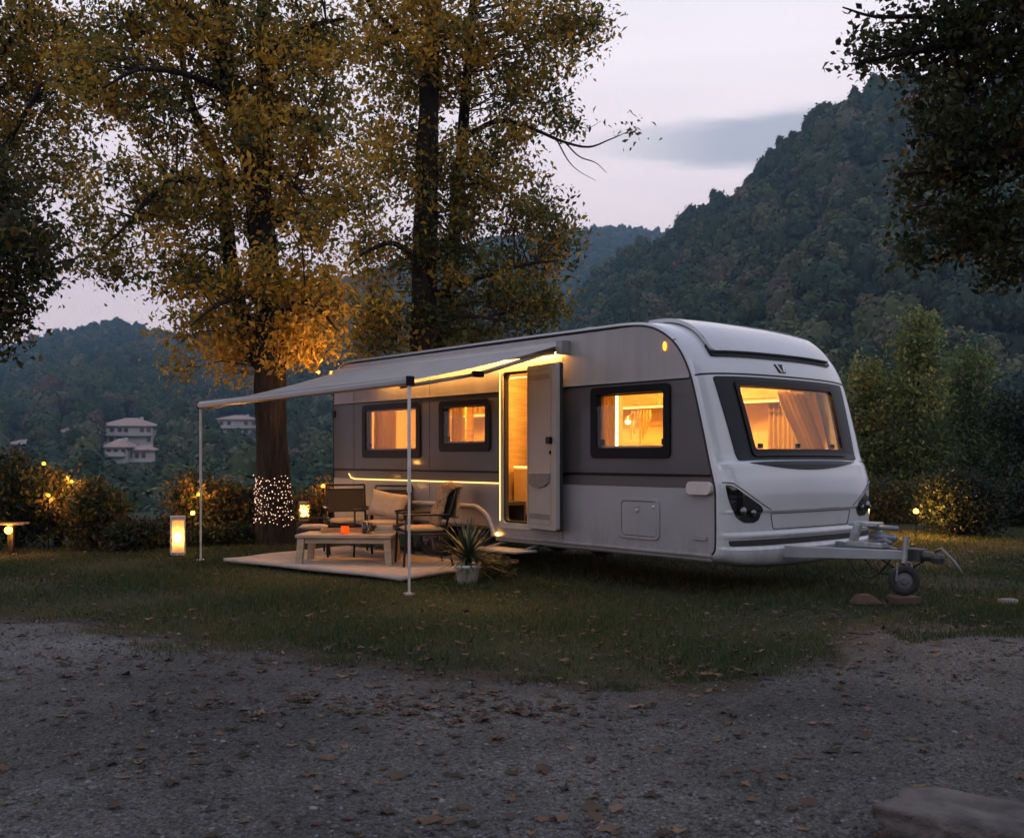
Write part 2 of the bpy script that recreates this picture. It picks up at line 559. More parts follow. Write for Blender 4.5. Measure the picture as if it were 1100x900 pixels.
def forest(name, pts, scl, rng):
    """a far-off wood: one object whose crowns stand on the given points"""
    me = bpy.data.meshes.new(name)
    me.vertices.add(len(pts)); me.vertices.foreach_set('co', np.asarray(pts, np.float32).ravel())
    a = me.attributes.new('scl', 'FLOAT_VECTOR', 'POINT'); a.data.foreach_set('vector', np.asarray(scl, np.float32).ravel())
    a = me.attributes.new('rot', 'FLOAT_VECTOR', 'POINT')
    a.data.foreach_set('vector', np.stack([rng.uniform(-.1, .1, len(pts)), rng.uniform(-.1, .1, len(pts)), rng.uniform(0, 6.28, len(pts))], 1).astype(np.float32).ravel())
    a = me.attributes.new('pick', 'INT', 'POINT'); a.data.foreach_set('value', rng.integers(0, 6, len(pts)).astype(np.int32))
    o = bpy.data.objects.new(name, me); COL.objects.link(o)
    ng = bpy.data.node_groups.new(name, 'GeometryNodeTree')
    ng.interface.new_socket('Geometry', in_out='INPUT', socket_type='NodeSocketGeometry')
    ng.interface.new_socket('Geometry', in_out='OUTPUT', socket_type='NodeSocketGeometry')
    N, Lk = ng.nodes, ng.links
    gi = N.new('NodeGroupInput'); go = N.new('NodeGroupOutput')
    ci = N.new('GeometryNodeCollectionInfo'); ci.inputs['Collection'].default_value = PROTO
    ci.inputs['Separate Children'].default_value = True; ci.inputs['Reset Children'].default_value = True
    ip = N.new('GeometryNodeInstanceOnPoints'); ip.inputs['Pick Instance'].default_value = True

    def named(nm, t):
        n = N.new('GeometryNodeInputNamedAttribute'); n.data_type = t; n.inputs[0].default_value = nm
        return n.outputs[0]
    e2r = N.new('FunctionNodeEulerToRotation')
    Lk.new(named('rot', 'FLOAT_VECTOR'), e2r.inputs[0])
    Lk.new(gi.outputs[0], ip.inputs['Points']); Lk.new(ci.outputs[0], ip.inputs['Instance'])
    Lk.new(named('pick', 'INT'), ip.inputs['Instance Index'])
    Lk.new(e2r.outputs[0], ip.inputs['Rotation']); Lk.new(named('scl', 'FLOAT_VECTOR'), ip.inputs['Scale'])
    Lk.new(ip.outputs[0], go.inputs[0])
    md = o.modifiers.new('crowns', 'NODES'); md.node_group = ng
    tag(o, kind='stuff')
    return o


HOUSE_SPOTS = [(136, 476, 27), (152, 497, 17), (124, 499, 14), (255, 468, 24), (20, 485, 12), (70, 468, 9)]


def plant_hill(name, crest_d, foot, q0, q1, is_mine, spacing, rbase, rng, n_max):
    pts, scl = [], []
    area = 0
    dmax = 1260
    n = n_max * 6
    q = rng.uniform(q0, q1, n)
    d = np.sqrt(rng.uniform(foot ** 2, dmax ** 2, n))
    r = rbase * (0.8 + 0.45 * rng.random(n)) * np.clip((d / 330) ** 0.35, 0.6, 1.05)
    # fewer, larger crowns farther away
    keep = (d < crest_d(q) + 60) & is_mine(q, d) & (rng.random(n) < (spacing / r) ** 2)
    q, d, r = q[keep], d[keep], r[keep]
    if len(q) > n_max: q, d, r = q[:n_max], d[:n_max], r[:n_max]
    # clearings in front of the houses
    for hx, hy, w in HOUSE_SPOTS:
        py0 = 491 - (hill_z(q, d) - 1.3) / d * 1120
        hit = (np.abs(q - hx) < w + r / d * 1120 * 0.5) & (py0 > hy - 22) & (d < 620)
        low = np.maximum(py0 - (hy - 3), 0) * d / 1120 / 2.5          # what stands in front of a house stays low
        r = np.where(hit, np.minimum(r, low), r)
        k = r > 0.7
        q, d, r = q[k], d[k], r[k]
    z = hill_z(q, d)
    x = (q - 550) / 1120 * d
    P = np.stack([x, d, z - r * 0.15], 1)
    S = np.stack([r, r, r * rng.uniform(0.8, 1.15, len(r))], 1)
    return forest(name, P, S, rng)


def mount_mine(q, d):
    D2 = M_dist(q); t2 = np.clip((d - 75) / (D2 - 75), 0, 1)
    zm = -10 + (crest_z(M_crest(q), D2) + 10) * t2 ** 1.25
    D = V_dist(q); t = np.clip((d - 130) / (D - 130), 0, 1)
    zv = -10 + (crest_z(V_crest(q), D) + 10) * t ** 1.35
    return (zm >= zv) & (q > 445)


_r = np.random.default_rng(11)
plant_hill('wooded_mountain_forest', M_dist, 70, 420, 1500, mount_mine, 3.3, 4.3, _r, 6500)
plant_hill('valley_forest', V_dist, 60, -420, 900, lambda q, d: ~mount_mine(q, d), 3.6, 4.2, _r, 30000)


# ------------------------------------------------------------------ the pitch: lawn soil, gravel lane
LANE_EDGE = [(-40, 9.5), (-9, 9.0), (-4.6, 8.55), (-3.4, 8.25), (-2.6, 7.75), (-1.96, 7.3), (-1.3, 7.0), (-0.79, 6.75), (0.05, 6.2), (0.8, 5.95), (1.18, 6.15), (1.6, 6.55),
             (2.1, 6.9), (2.35, 7.45), (2.7, 8.1), (3.4, 8.2), (4.0, 7.95), (5.0, 8.0), (7, 8.4), (40, 9.5)]
_ex = np.array([p[0] for p in LANE_EDGE]); _ey = np.array([p[1] for p in LANE_EDGE])


def lane_edge(x):
    x = np.asarray(x, float)
    return np.interp(x, _ex, _ey) + 0.10 * np.sin(x * 3.1 + 0.4) + 0.07 * np.sin(x * 7.7 + 1.9) + 0.04 * np.sin(x * 17.3)


def on_strip(x, y):
    """tongue of grass that grows on the lane's edge by the hitch"""
    return (np.abs(y - (7.45 + 0.10 * np.sin(x * 2.3))) < 0.20 + 0.08 * np.sin(x * 5 + 1)) & (x > 2.75) & (x < 4.4)


def ground_relief(x, y):
    return 0.012 * np.sin(x * 1.7 + y * 0.9) + 0.010 * np.sin(x * 0.8 - y * 2.1 + 1.0)


def soil_mat():
    m, nt, b, o = new_mat('lawn_soil')
    N, Lk = nt.nodes, nt.links
    tc = N.new('ShaderNodeTexCoord')
    n1 = N.new('ShaderNodeTexNoise'); n1.inputs['Scale'].default_value = 1.3; n1.inputs['Detail'].default_value = 8
    n2 = N.new('ShaderNodeTexNoise'); n2.inputs['Scale'].default_value = 45; n2.inputs['Detail'].default_value = 5
    for n in (n1, n2): Lk.new(tc.outputs['Object'], n.inputs['Vector'])
    rp = N.new('ShaderNodeValToRGB'); e = rp.color_ramp.elements
    e[0].position, e[0].color = 0.35, (0.022, 0.026, 0.010, 1)
    e[1].position, e[1].color = 0.68, (0.055, 0.042, 0.022, 1)
    x = e.new(0.5); x.color = (0.030, 0.036, 0.014, 1)
    ad = N.new('ShaderNodeMath'); ad.operation = 'MULTIPLY_ADD'; ad.inputs[1].default_value = 0.5
    hf = N.new('ShaderNodeMath'); hf.operation = 'MULTIPLY'; hf.inputs[1].default_value = 0.5
    Lk.new(n2.outputs[0], hf.inputs[0]); Lk.new(n1.outputs[0], ad.inputs[0]); Lk.new(hf.outputs[0], ad.inputs[2])
    Lk.new(ad.outputs[0], rp.inputs[0]); Lk.new(rp.outputs[0], b.inputs['Base Color'])
    bp = N.new('ShaderNodeBump'); bp.inputs['Strength'].default_value = 0.9; bp.inputs['Distance'].default_value = 0.03
    Lk.new(n2.outputs[0], bp.inputs['Height']); Lk.new(bp.outputs[0], b.inputs['Normal'])
    b.inputs['Roughness'].default_value = 0.95; b.inputs['Specular IOR Level'].default_value = 0.15
    return m


def gravel_mat():
    m, nt, b, o = new_mat('packed_gravel')
    N, Lk = nt.nodes, nt.links
    tc = N.new('ShaderNodeTexCoord')
    # warp so no cell pattern shows
    nw = N.new('ShaderNodeTexNoise'); nw.inputs['Scale'].default_value = 9; nw.inputs['Detail'].default_value = 4
    Lk.new(tc.outputs['Object'], nw.inputs['Vector'])
    va = N.new('ShaderNodeVectorMath'); va.operation = 'MULTIPLY_ADD'; va.inputs[1].default_value = (0.06, 0.06, 0.06)
    Lk.new(nw.outputs['Color'], va.inputs[0]); Lk.new(tc.outputs['Object'], va.inputs[2])
    v1 = N.new('ShaderNodeTexVoronoi'); v1.inputs['Scale'].default_value = 75
    v2 = N.new('ShaderNodeTexVoronoi'); v2.inputs['Scale'].default_value = 170
    for v in (v1, v2): Lk.new(va.outputs[0], v.inputs['Vector'])
    n1 = N.new('ShaderNodeTexNoise'); n1.inputs['Scale'].default_value = 0.9; n1.inputs['Detail'].default_value = 9; n1.inputs['Roughness'].default_value = 0.62
    n2 = N.new('ShaderNodeTexNoise'); n2.inputs['Scale'].default_value = 230; n2.inputs['Detail'].default_value = 3
    for n in (n1, n2): Lk.new(tc.outputs['Object'], n.inputs['Vector'])
    s1 = N.new('ShaderNodeSeparateColor'); Lk.new(v1.outputs['Color'], s1.inputs[0])
    s2 = N.new('ShaderNodeSeparateColor'); Lk.new(v2.outputs['Color'], s2.inputs[0])

    def M(op, a, b_, c=None):
        k = N.new('ShaderNodeMath'); k.operation = op
        for i, v in enumerate((a, b_, c)):
            if v is None: continue
            if isinstance(v, (int, float)): k.inputs[i].default_value = v
            else: Lk.new(v, k.inputs[i])
        return k.outputs[0]
    g = M('MULTIPLY_ADD', s1.outputs[0], 0.26, M('MULTIPLY', s2.outputs[1], 0.30))
    g = M('ADD', g, M('MULTIPLY', n1.outputs[0], 0.55))
    g = M('ADD', g, M('MULTIPLY', n2.outputs[0], 0.26))
    nb = N.new('ShaderNodeTexNoise'); nb.inputs['Scale'].default_value = 0.35; nb.inputs['Detail'].default_value = 4
    Lk.new(tc.outputs['Object'], nb.inputs['Vector'])
    g = M('ADD', g, M('MULTIPLY_ADD', nb.outputs[0], 0.8, -0.44))
    rp = N.new('ShaderNodeValToRGB'); e = rp.color_ramp.elements
    e[0].position, e[0].color = 0.30, (0.018, 0.0175, 0.017, 1)
    e[1].position, e[1].color = 1.05 if False else 1.0, (0.26, 0.255, 0.25, 1)
    for p, c in ((0.52, (0.042, 0.0405, 0.037)), (0.70, (0.084, 0.082, 0.076)), (0.85, (0.140, 0.137, 0.128))):
        x = e.new(p); x.color = rgba(c)
    Lk.new(g, rp.inputs[0])
    # trodden earth works into the gravel along the grass
    at_ = N.new('ShaderNodeAttribute'); at_.attribute_name = 'rim'
    n3 = N.new('ShaderNodeTexNoise'); n3.inputs['Scale'].default_value = 5.5; n3.inputs['Detail'].default_value = 8; n3.inputs['Roughness'].default_value = 0.7
    Lk.new(tc.outputs['Object'], n3.inputs['Vector'])
    ms = N.new('ShaderNodeMapRange'); ms.inputs[1].default_value = -0.12; ms.inputs[2].default_value = 0.12
    Lk.new(M('SUBTRACT', M('ADD', n3.outputs[0], -0.05), at_.outputs['Fac']), ms.inputs[0])
    mx = N.new('ShaderNodeMix'); mx.data_type = 'RGBA'
    Lk.new(ms.outputs[0], mx.inputs[0]); Lk.new(rp.outputs[0], mx.inputs[6]); mx.inputs[7].default_value = (0.034, 0.029, 0.020, 1)
    Lk.new(mx.outputs[2], b.inputs['Base Color'])
    h = M('ADD', M('MULTIPLY', v1.outputs['Distance'], -0.9), M('MULTIPLY', v2.outputs['Distance'], -0.5))
    h = M('ADD', h, M('MULTIPLY', n2.outputs[0], 0.4))
    bp = N.new('ShaderNodeBump'); bp.inputs['Strength'].default_value = 1.0; bp.inputs['Distance'].default_value = 0.012
    Lk.new(h, bp.inputs['Height']); Lk.new(bp.outputs[0], b.inputs['Normal'])
    b.inputs['Roughness'].default_value = 0.85; b.inputs['Specular IOR Level'].default_value = 0.25
    return m


def build_ground():
    bm = bmesh.new()
    vs = [bm.verts.new(p) for p in ((-260, -260, -0.005), (260, -260, -0.005), (260, 22, -0.005), (-260, 22, -0.005))]
    bm.faces.new(vs)
    tag(link('ground', bm, soil_mat()), kind='structure')
    # lane: rows follow the wandering edge of the grass, gently uneven
    xs = np.concatenate([np.linspace(-40, -8, 20)[:-1], np.linspace(-8, 8, 260), np.linspace(8, 40, 20)[1:]])
    ts = np.concatenate([[0], np.linspace(0, 1, 60)[1:] ** 1.2])
    X, T = np.meshgrid(xs, ts)
    Ed = lane_edge(X)
    Y = Ed + (-30 - Ed) * T ** 1.6
    hgt = 0.004 + np.clip((Ed - Y) / 0.5, 0, 1) * (0.012 + ground_relief(X, Y) * 0.8)
    v = np.stack([X, Y, hgt], -1).reshape(-1, 3)
    n = len(xs)
    i = (np.arange(len(ts) - 1)[:, None] * n + np.arange(n - 1)[None]).ravel()
    f = np.stack([i, i + n, i + n + 1, i + 1], 1)
    tag(np_mesh('gravel_lane', v, f.ravel(), np.full(len(f), 4), gravel_mat(), None, {'rim': np.clip((Ed - Y) / 0.75, 0, 1).ravel()}, smooth=True), kind='structure')


build_ground()


def lane_z(x, y):
    e = lane_edge(x)
    return np.where(y < e, 0.004 + np.clip((e - y) / 0.5, 0, 1) * (0.012 + ground_relief(x, y) * 0.8), 0.0)


RUG = [(-3.52, 12.72), (-1.13, 10.72), (0.10, 12.55), (-2.30, 14.55)]


def in_rug(x, y):
    ins = np.ones(np.shape(x), bool)
    for (x0, y0), (x1, y1) in zip(RUG, RUG[1:] + RUG[:1]):
        ins &= ((x1 - x0) * (y - y0) - (y1 - y0) * (x - x0)) > -0.02
    return ins


def build_grass():
    rng = np.random.default_rng(3)
    def sample(n, y0, y1):
        y = y0 + (y1 - y0) * rng.random(n) ** 1.25
        x = (rng.random(n) * 1240 - 70 - 550) / 1120 * y
        return x, y
    x, y = sample(330000, 5.7, 18.5)
    e = lane_edge(x)
    # thins out towards the lane, grows in patches
    pn = 0.5 + 0.5 * np.sin(x * 1.9 + 1.3 * np.sin(y * 1.1)) * np.sin(y * 1.6 + 1.1 * np.sin(x * 0.7))
    p = smooth01((y - e + 0.38) / 0.85) * (0.14 + 0.86 * pn)
    worn = np.exp(-(((x - 2.6) / 0.9) ** 2 + ((y - 8.6) / 0.5) ** 2))
    p = p * (1 - 0.8 * worn)
    p = np.where(on_strip(x, y), 0.9, p)
    # stray tufts out on the gravel
    for cx, cy, rr in ((-2.3, 6.95, 0.25), (-1.1, 6.6, 0.18), (-3.0, 7.6, 0.2), (0.6, 5.8, 0.15), (1.45, 6.2, 0.2), (0.2, 6.05, 0.16), (-1.7, 7.05, 0.2)):
        p = np.maximum(p, np.exp(-((x - cx) ** 2 + ((y - cy) * 1.3) ** 2) / rr ** 2) * 0.7)
    keep = (rng.random(len(x)) < p) & ~in_rug(x, y)
    x, y, pn = x[keep], y[keep], pn[keep]
    n = len(x)
    h = rng.uniform(0.022, 0.055, n) * (0.75 + 0.6 * pn)
    h *= np.where(rng.random(n) < 0.04, 1.5, 1.0)
    w = rng.uniform(0.0022, 0.0042, n) * np.clip(y / 8, 0.9, 1.7)
    a = rng.uniform(0, 2 * np.pi, n); ln = rng.uniform(0.1, 1.0, n) * h; b = rng.uniform(0, 2 * np.pi, n)
    z = lane_z(x, y)
    p0 = np.stack([x - np.cos(a) * w, y - np.sin(a) * w, z - 0.004], 1)
    p1 = np.stack([x + np.cos(a) * w, y + np.sin(a) * w, z - 0.004], 1)
    p2 = np.stack([x + np.cos(b) * ln, y + np.sin(b) * ln, z + h], 1)
    V = np.stack([p0, p1, p2], 1).reshape(-1, 3)
    dry = np.sin(x * 0.9 + 2.0 * np.sin(y * 0.5 + 1)) * np.sin(y * 1.2 + x * 0.4)
    tint = np.clip(rng.normal(0.46, 0.22, n) - 0.2 * (pn - 0.5) + 0.26 * dry, 0, 1)
    m = leaf_mat('grass_blades', [(0, (0.018, 0.031, 0.008)), (0.45, (0.040, 0.062, 0.015)), (0.75, (0.078, 0.080, 0.024)), (1.0, (0.16, 0.115, 0.05))], 0.6, 0.3)
    o = np_mesh('lawn_grass', V, np.arange(3 * n), np.full(n, 3), m, None, {'tint': np.repeat(tint, 3)})
    tag(o, 'short uneven lawn grass around the caravan', 'grass', kind='stuff')


build_grass()


def build_fallen_leaves():
    rng = np.random.default_rng(8)
    y1 = 3.1 + 6.0 * rng.random(820) ** 1.25
    x1 = (rng.random(820) * 1240 - 620) / 1120 * y1
    y2 = 6.0 + 11 * rng.random(1900) ** 1.3
    x2 = (rng.random(1900) * 1240 - 620) / 1120 * y2
    # drifts
    xs, ys = [x1, x2], [y1, y2]
    for cx, cy, sx, sy, k in ((-0.75, 5.35, 0.60, 0.22, 210), (-0.15, 5.3, 0.25, 0.14, 80), (-2.4, 6.6, 0.7, 0.2, 60), (-1.6, 4.4, 0.5, 0.25, 40), (2.5, 8.6, 0.5, 0.25, 60), (0.35, 4.9, 0.6, 0.5, 20), (1.15, 6.1, 0.3, 0.15, 26), (-3.2, 8.4, 0.9, 0.3, 60), (6.0, 13.5, 1.6, 1.5, 320), (3.2, 7.8, 0.5, 0.15, 40), (0.4, 3.55, 0.5, 0.1, 26), (0.2, 10.0, 0.9, 0.4, 50)):
        xs.append(rng.normal(cx, sx, k)); ys.append(rng.normal(cy, sy, k))
    x = np.concatenate(xs); y = np.concatenate(ys)
    k = ~in_rug(x, y); x, y = x[k], y[k]
    n = len(x)
    L = rng.lognormal(math.log(0.026), 0.36, n).clip(0.012, 0.052)
    seg = 10
    ang = np.linspace(0, 2 * np.pi, seg, endpoint=False)
    rad = np.where(np.arange(seg) % 2 == 0, 1.0, 0.66)[None] * rng.uniform(0.75, 1.25, (n, seg))
    rx = rad * np.cos(ang) * L[:, None]; ry = rad * np.sin(ang) * L[:, None] * rng.uniform(0.45, 0.85, n)[:, None]
    curl = rng.uniform(-0.15, 0.5, n)[:, None]; tw = rng.normal(0, 0.09, n)[:, None]; tw2 = rng.normal(0, 0.12, n)[:, None]
    rz = curl * (rx ** 2 * 1.0 + ry ** 2 * 0.6) / L[:, None] + tw * rx + tw2 * ry + rng.normal(0, 0.09, (n, seg)) * L[:, None]
    th = rng.uniform(0, 2 * np.pi, n)[:, None]
    gx = x[:, None] + rx * np.cos(th) - ry * np.sin(th)
    gy = y[:, None] + rx * np.sin(th) + ry * np.cos(th)
    lawn = (y > lane_edge(x)) * 0.02
    z0 = lane_z(x, y) + lawn + 0.004
    gz = rz - rz.min(1)[:, None] * 0.9 + z0[:, None]
    ring = np.stack([gx, gy, gz], -1)
    ctr = np.stack([x, y, z0 + np.maximum(0, -rz.min(1)) * 0.8], -1)[:, None]
    V = np.concatenate([ctr, ring], 1).reshape(-1, 3)
    i = np.arange(n)[:, None, None] * (seg + 1)
    tri = np.stack([np.zeros(seg, int), 1 + np.arange(seg), 1 + (np.arange(seg) + 1) % seg], 1)[None]
    F = (i + tri).ravel()
    tint = rng.random(n)
    m = leaf_mat('dead_leaves', [(0, (0.018, 0.012, 0.009)), (0.45, (0.050, 0.032, 0.021)), (0.8, (0.105, 0.062, 0.038)), (1.0, (0.19, 0.12, 0.075))], 0.7, 0.15)
    o = np_mesh('fallen_leaves', V, F, np.full(len(F) // 3, 3), m, None, {'tint': np.repeat(tint, seg + 1)})
    tag(o, 'dry brown leaves scattered over gravel and lawn', 'leaves', kind='stuff')


build_fallen_leaves()


def build_pebbles():
    rng = np.random.default_rng(21)
    bm = bmesh.new(); bmesh.ops.create_icosphere(bm, subdivisions=1, radius=1.0)
    bv = np.array([v.co[:] for v in bm.verts]); bf = np.array([[v.index for v in f.verts] for f in bm.faces]); bm.free()
    n = 26000
    y = 3.0 + 6.2 * rng.random(n) ** 1.7
    x = (rng.random(n) * 1240 - 620) / 1120 * y
    k = y < lane_edge(x) + 0.05 + 0.2 * (rng.random(n) < 0.1); x, y = x[k], y[k]; n = len(x)
    r = rng.lognormal(math.log(0.0046), 0.45, n).clip(0.002, 0.017)
    s = np.stack([r * rng.uniform(0.8, 1.5, n), r * rng.uniform(0.7, 1.2, n), r * rng.uniform(0.4, 0.75, n)], 1)
    th = rng.uniform(0, 6.28, n)
    V = bv[None] * (1 + 0.28 * rng.normal(size=(n, len(bv), 1)).clip(-1, 1)) * s[:, None]
    c, sn = np.cos(th)[:, None], np.sin(th)[:, None]
    X = V[..., 0] * c - V[..., 1] * sn + x[:, None]; Y = V[..., 0] * sn + V[..., 1] * c + y[:, None]
    Z = V[..., 2] + lane_z(x, y)[:, None] + (r * 0.2)[:, None]
    P = np.stack([X, Y, Z], -1).reshape(-1, 3)
    F = (np.arange(n)[:, None, None] * len(bv) + bf[None]).ravel()
    m = leaf_mat('pebble_stone', [(0, (0.028, 0.027, 0.028)), (0.5, (0.062, 0.060, 0.057)), (0.85, (0.11, 0.107, 0.10)), (1, (0.22, 0.215, 0.21))], 0.8, 0.0)
    o = np_mesh('loose_pebbles', P, F, np.full(len(F) // 3, 3), m, None, {'tint': np.repeat(rng.random(n) ** 1.3, len(bv))})
    tag(o, 'loose grey pebbles lying on the packed gravel lane', 'pebbles', kind='stuff')


build_pebbles()


# ------------------------------------------------------------------ the caravan (local axes: u forward, v across, z up)
CL, CW = 6.85, 2.48
CAR = empty('caravan', (-2.526, 14.77, 0), math.atan2(-0.7694, 0.6388))
tag(CAR, 'white and grey touring caravan with lit windows, open door and extended awning', 'caravan')

PROF = [(0.10, 0.395), (0.02, 0.43), (0.0, 0.52), (0.0, 0.80), (0.005, 1.0), (0.035, 1.12), (0.085, 1.30), (0.14, 1.52), (0.215, 1.80), (0.29, 2.05), (0.365, 2.21), (0.45, 2.335), (0.55, 2.43),
        (0.66, 2.50), (0.78, 2.55), (0.92, 2.58), (1.15, 2.597), (1.5, 2.60), (3.0, 2.605), (5.0, 2.60), (6.3, 2.60), (6.55, 2.585), (6.70, 2.53), (6.80, 2.42), (6.84, 2.2), (6.85, 1.8), (6.85, 1.0), (6.84, 0.50), (6.80, 0.40)]


def catmull(pts, n=8):
    P = [Vector((a, b)) for a, b in pts]
    P = [P[0] * 2 - P[1]] + P + [P[-1] * 2 - P[-2]]
    out = []
    for i in range(1, len(P) - 2):
        p0, p1, p2, p3 = P[i - 1:i + 3]
        for k in range(n):
            t = k / n
            out.append(0.5 * ((2 * p1) + (p2 - p0) * t + (2 * p0 - 5 * p1 + 4 * p2 - p3) * t * t + (3 * p1 - p0 - 3 * p2 + p3) * t ** 3))
    out.append(P[-2])
    return out


_pc = catmull(PROF)
PT = np.array([p.x for p in _pc]); PZ = np.array([p.y for p in _pc])
PK = np.concatenate([[0], np.cumsum(np.hypot(np.diff(PT), np.diff(PZ)))])
_front = np.where((PT < 1.6) & (np.arange(len(PT)) < np.argmax(PT > 1.6)))[0]
_zz = np.maximum.accumulate(PZ[_front] + np.arange(len(_front)) * 1e-9)


def k_of_z(z): return float(np.interp(z, _zz, PK[_front]))


BOW = tab([(0.395, 0.15), (0.43, 0.215), (0.47, 0.215), (0.485, 0.185), (0.55, 0.19), (0.565, 0.215), (0.595, 0.215), (0.61, 0.19), (0.775, 0.20), (0.80, 0.225), (1.05, 0.23), (1.17, 0.225), (1.205, 0.21), (1.235, 0.17), (1.3, 0.155), (2.0, 0.15), (2.25, 0.14), (2.45, 0.11), (2.58, 0.075), (2.6, 0.06)])


def shell(v, k, off=0.0):
    t = float(np.interp(k, PK, PT)); z = float(np.interp(k, PK, PZ))
    e = 0.02
    dt = float(np.interp(k + e, PK, PT) - np.interp(k - e, PK, PT)); dz = float(np.interp(k + e, PK, PZ) - np.interp(k - e, PK, PZ))
    l = math.hypot(dt, dz) or 1
    nu, nz = dz / l, dt / l                     # outward: forward at the front, up on the roof
    if t > 6.4: b = 0.05
    elif t > 1.4: b = 0.05
    else: b = float(BOW(z)) if t < 1.2 else 0.05 + (0.06 - 0.05) * (1.4 - t) / 0.2
    q = abs(1 - 2 * min(max(v, 0), CW) / CW)
    s = b * max(0.0, 1 - q ** 2.4) ** (1 / 2.4) + off
    return Vector((CL - t + nu * s, v, z + nz * s))


def front(v, z, off=0.0): return shell(v, k_of_z(z), off)


# paints and trims
WHITE = mat('white_gelcoat', (0.54, 0.555, 0.59), 0.16, var=0.05, scale=1.5, coat=0.6, rvar=0.05)
SILVER = mat('pearl_grey_panel', (0.33, 0.315, 0.31), 0.34, metal=0.15, var=0.09, scale=7.0, stretch=(1, 1, .12), coat=0.25, rvar=0.07)
LOWER = mat('pale_grey_panel', (0.33, 0.32, 0.325), 0.32, metal=0.1, var=0.06, scale=2.0, coat=0.25, rvar=0.05)


def road_dirt(m, z0, z1, amount):
    """dried splash dirt on the lowest part of the body"""
    nt = m.node_tree; N, Lk = nt.nodes, nt.links; b = N['Principled BSDF']
    src = b.inputs['Base Color'].links[0].from_socket
    tc = N.new('ShaderNodeTexCoord'); sp = N.new('ShaderNodeSeparateXYZ'); Lk.new(tc.outputs['Object'], sp.inputs[0])
    mp = N.new('ShaderNodeMapping'); mp.inputs['Scale'].default_value = (1, 1, .35); Lk.new(tc.outputs['Object'], mp.inputs[0])
    nz = N.new('ShaderNodeTexNoise'); nz.inputs['Scale'].default_value = 9; nz.inputs['Detail'].default_value = 8; nz.inputs['Roughness'].default_value = .7
    Lk.new(mp.outputs[0], nz.inputs['Vector'])
    h = N.new('ShaderNodeMapRange'); h.inputs[1].default_value = z1; h.inputs[2].default_value = z0; Lk.new(sp.outputs[2], h.inputs[0])
    t = N.new('ShaderNodeMapRange'); t.inputs[1].default_value = .42; t.inputs[2].default_value = .72; Lk.new(nz.outputs[0], t.inputs[0])
    mu = N.new('ShaderNodeMath'); mu.operation = 'MULTIPLY'; Lk.new(h.outputs[0], mu.inputs[0]); Lk.new(t.outputs[0], mu.inputs[1])
    m2 = N.new('ShaderNodeMath'); m2.operation = 'MULTIPLY'; m2.inputs[1].default_value = amount; Lk.new(mu.outputs[0], m2.inputs[0])
    mx = N.new('ShaderNodeMix'); mx.data_type = 'RGBA'; Lk.new(m2.outputs[0], mx.inputs[0]); Lk.new(src, mx.inputs[6]); mx.inputs[7].default_value = (.10, .085, .065, 1)
    Lk.new(mx.outputs[2], b.inputs['Base Color'])


road_dirt(LOWER, 0.40, 0.80, 0.5)
road_dirt(WHITE, 0.40, 0.75, 0.4)
DARK = mat('dark_grey_panel', (0.088, 0.082, 0.084), 0.38, metal=0.25, var=0.05, scale=2.0, coat=0.2, rvar=0.05)
STRIPE = mat('brown_grey_stripe', (0.085, 0.072, 0.066), 0.4, var=0.05, coat=0.2)
BLACK = mat('black_plastic', (0.008, 0.008, 0.009), 0.32, var=0.3, scale=20, spec=0.12)
RUBBER = mat('black_rubber', (0.016, 0.016, 0.017), 0.7, var=0.3, scale=15, bump=0.15)
MASKM = mat('anthracite_panel', (0.015, 0.020, 0.025), 0.30, var=0.1, rvar=0.04, spec=0.12)
GLASS = glass('acrylic_window', (0.95, 0.90, 0.82), 0.6, 0.012, 0.10)
GLASSF = glass('front_acrylic_window', (0.94, 0.88, 0.78), 0.7, 0.01, 0.5)
ALU = mat('brushed_aluminium', (0.50, 0.50, 0.52), 0.32, metal=0.85, var=0.08, scale=30, stretch=(1, 1, 8))
GALV = mat('galvanised_steel', (0.27, 0.28, 0.295), 0.42, metal=0.6, var=0.22, scale=25)
CREAM = mat('cream_interior_board', (0.62, 0.47, 0.29), 0.45, var=0.06, scale=3)
WOOD = mat('oak_interior_veneer', (0.42, 0.26, 0.13), 0.4, var=0.25, scale=4, stretch=(1, 1, 9), coat=0.2)
FLOORM = mat('oak_vinyl_floor', (0.20, 0.12, 0.06), 0.5, var=0.3, scale=5, stretch=(1, 9, 1))
CURT = mat('beige_curtain', (0.58, 0.47, 0.33), 0.85, var=0.12, scale=12, bump=0.1)
DKCURT = mat('charcoal_pleated_blind', (0.10, 0.10, 0.11), 0.8, var=0.5, scale=26, bump=0.4, bscale=80)
SEATF = mat('beige_upholstery', (0.46, 0.36, 0.25), 0.9, var=0.15, scale=18, bump=0.2)
WARM = (1.0, 0.50, 0.095)
LED = emit('warm_led', (1.0, 0.55, 0.15), 3.5)
LAMP = emit('warm_ceiling_lamp', WARM, 950.0)
AMBER = emit('amber_marker', (1.0, 0.22, 0.02), 5.0)


def vs_cos(n, a=0.0, b=CW):
    return [a + (b - a) * (1 - math.cos(math.pi * i / n)) / 2 for i in range(n + 1)]


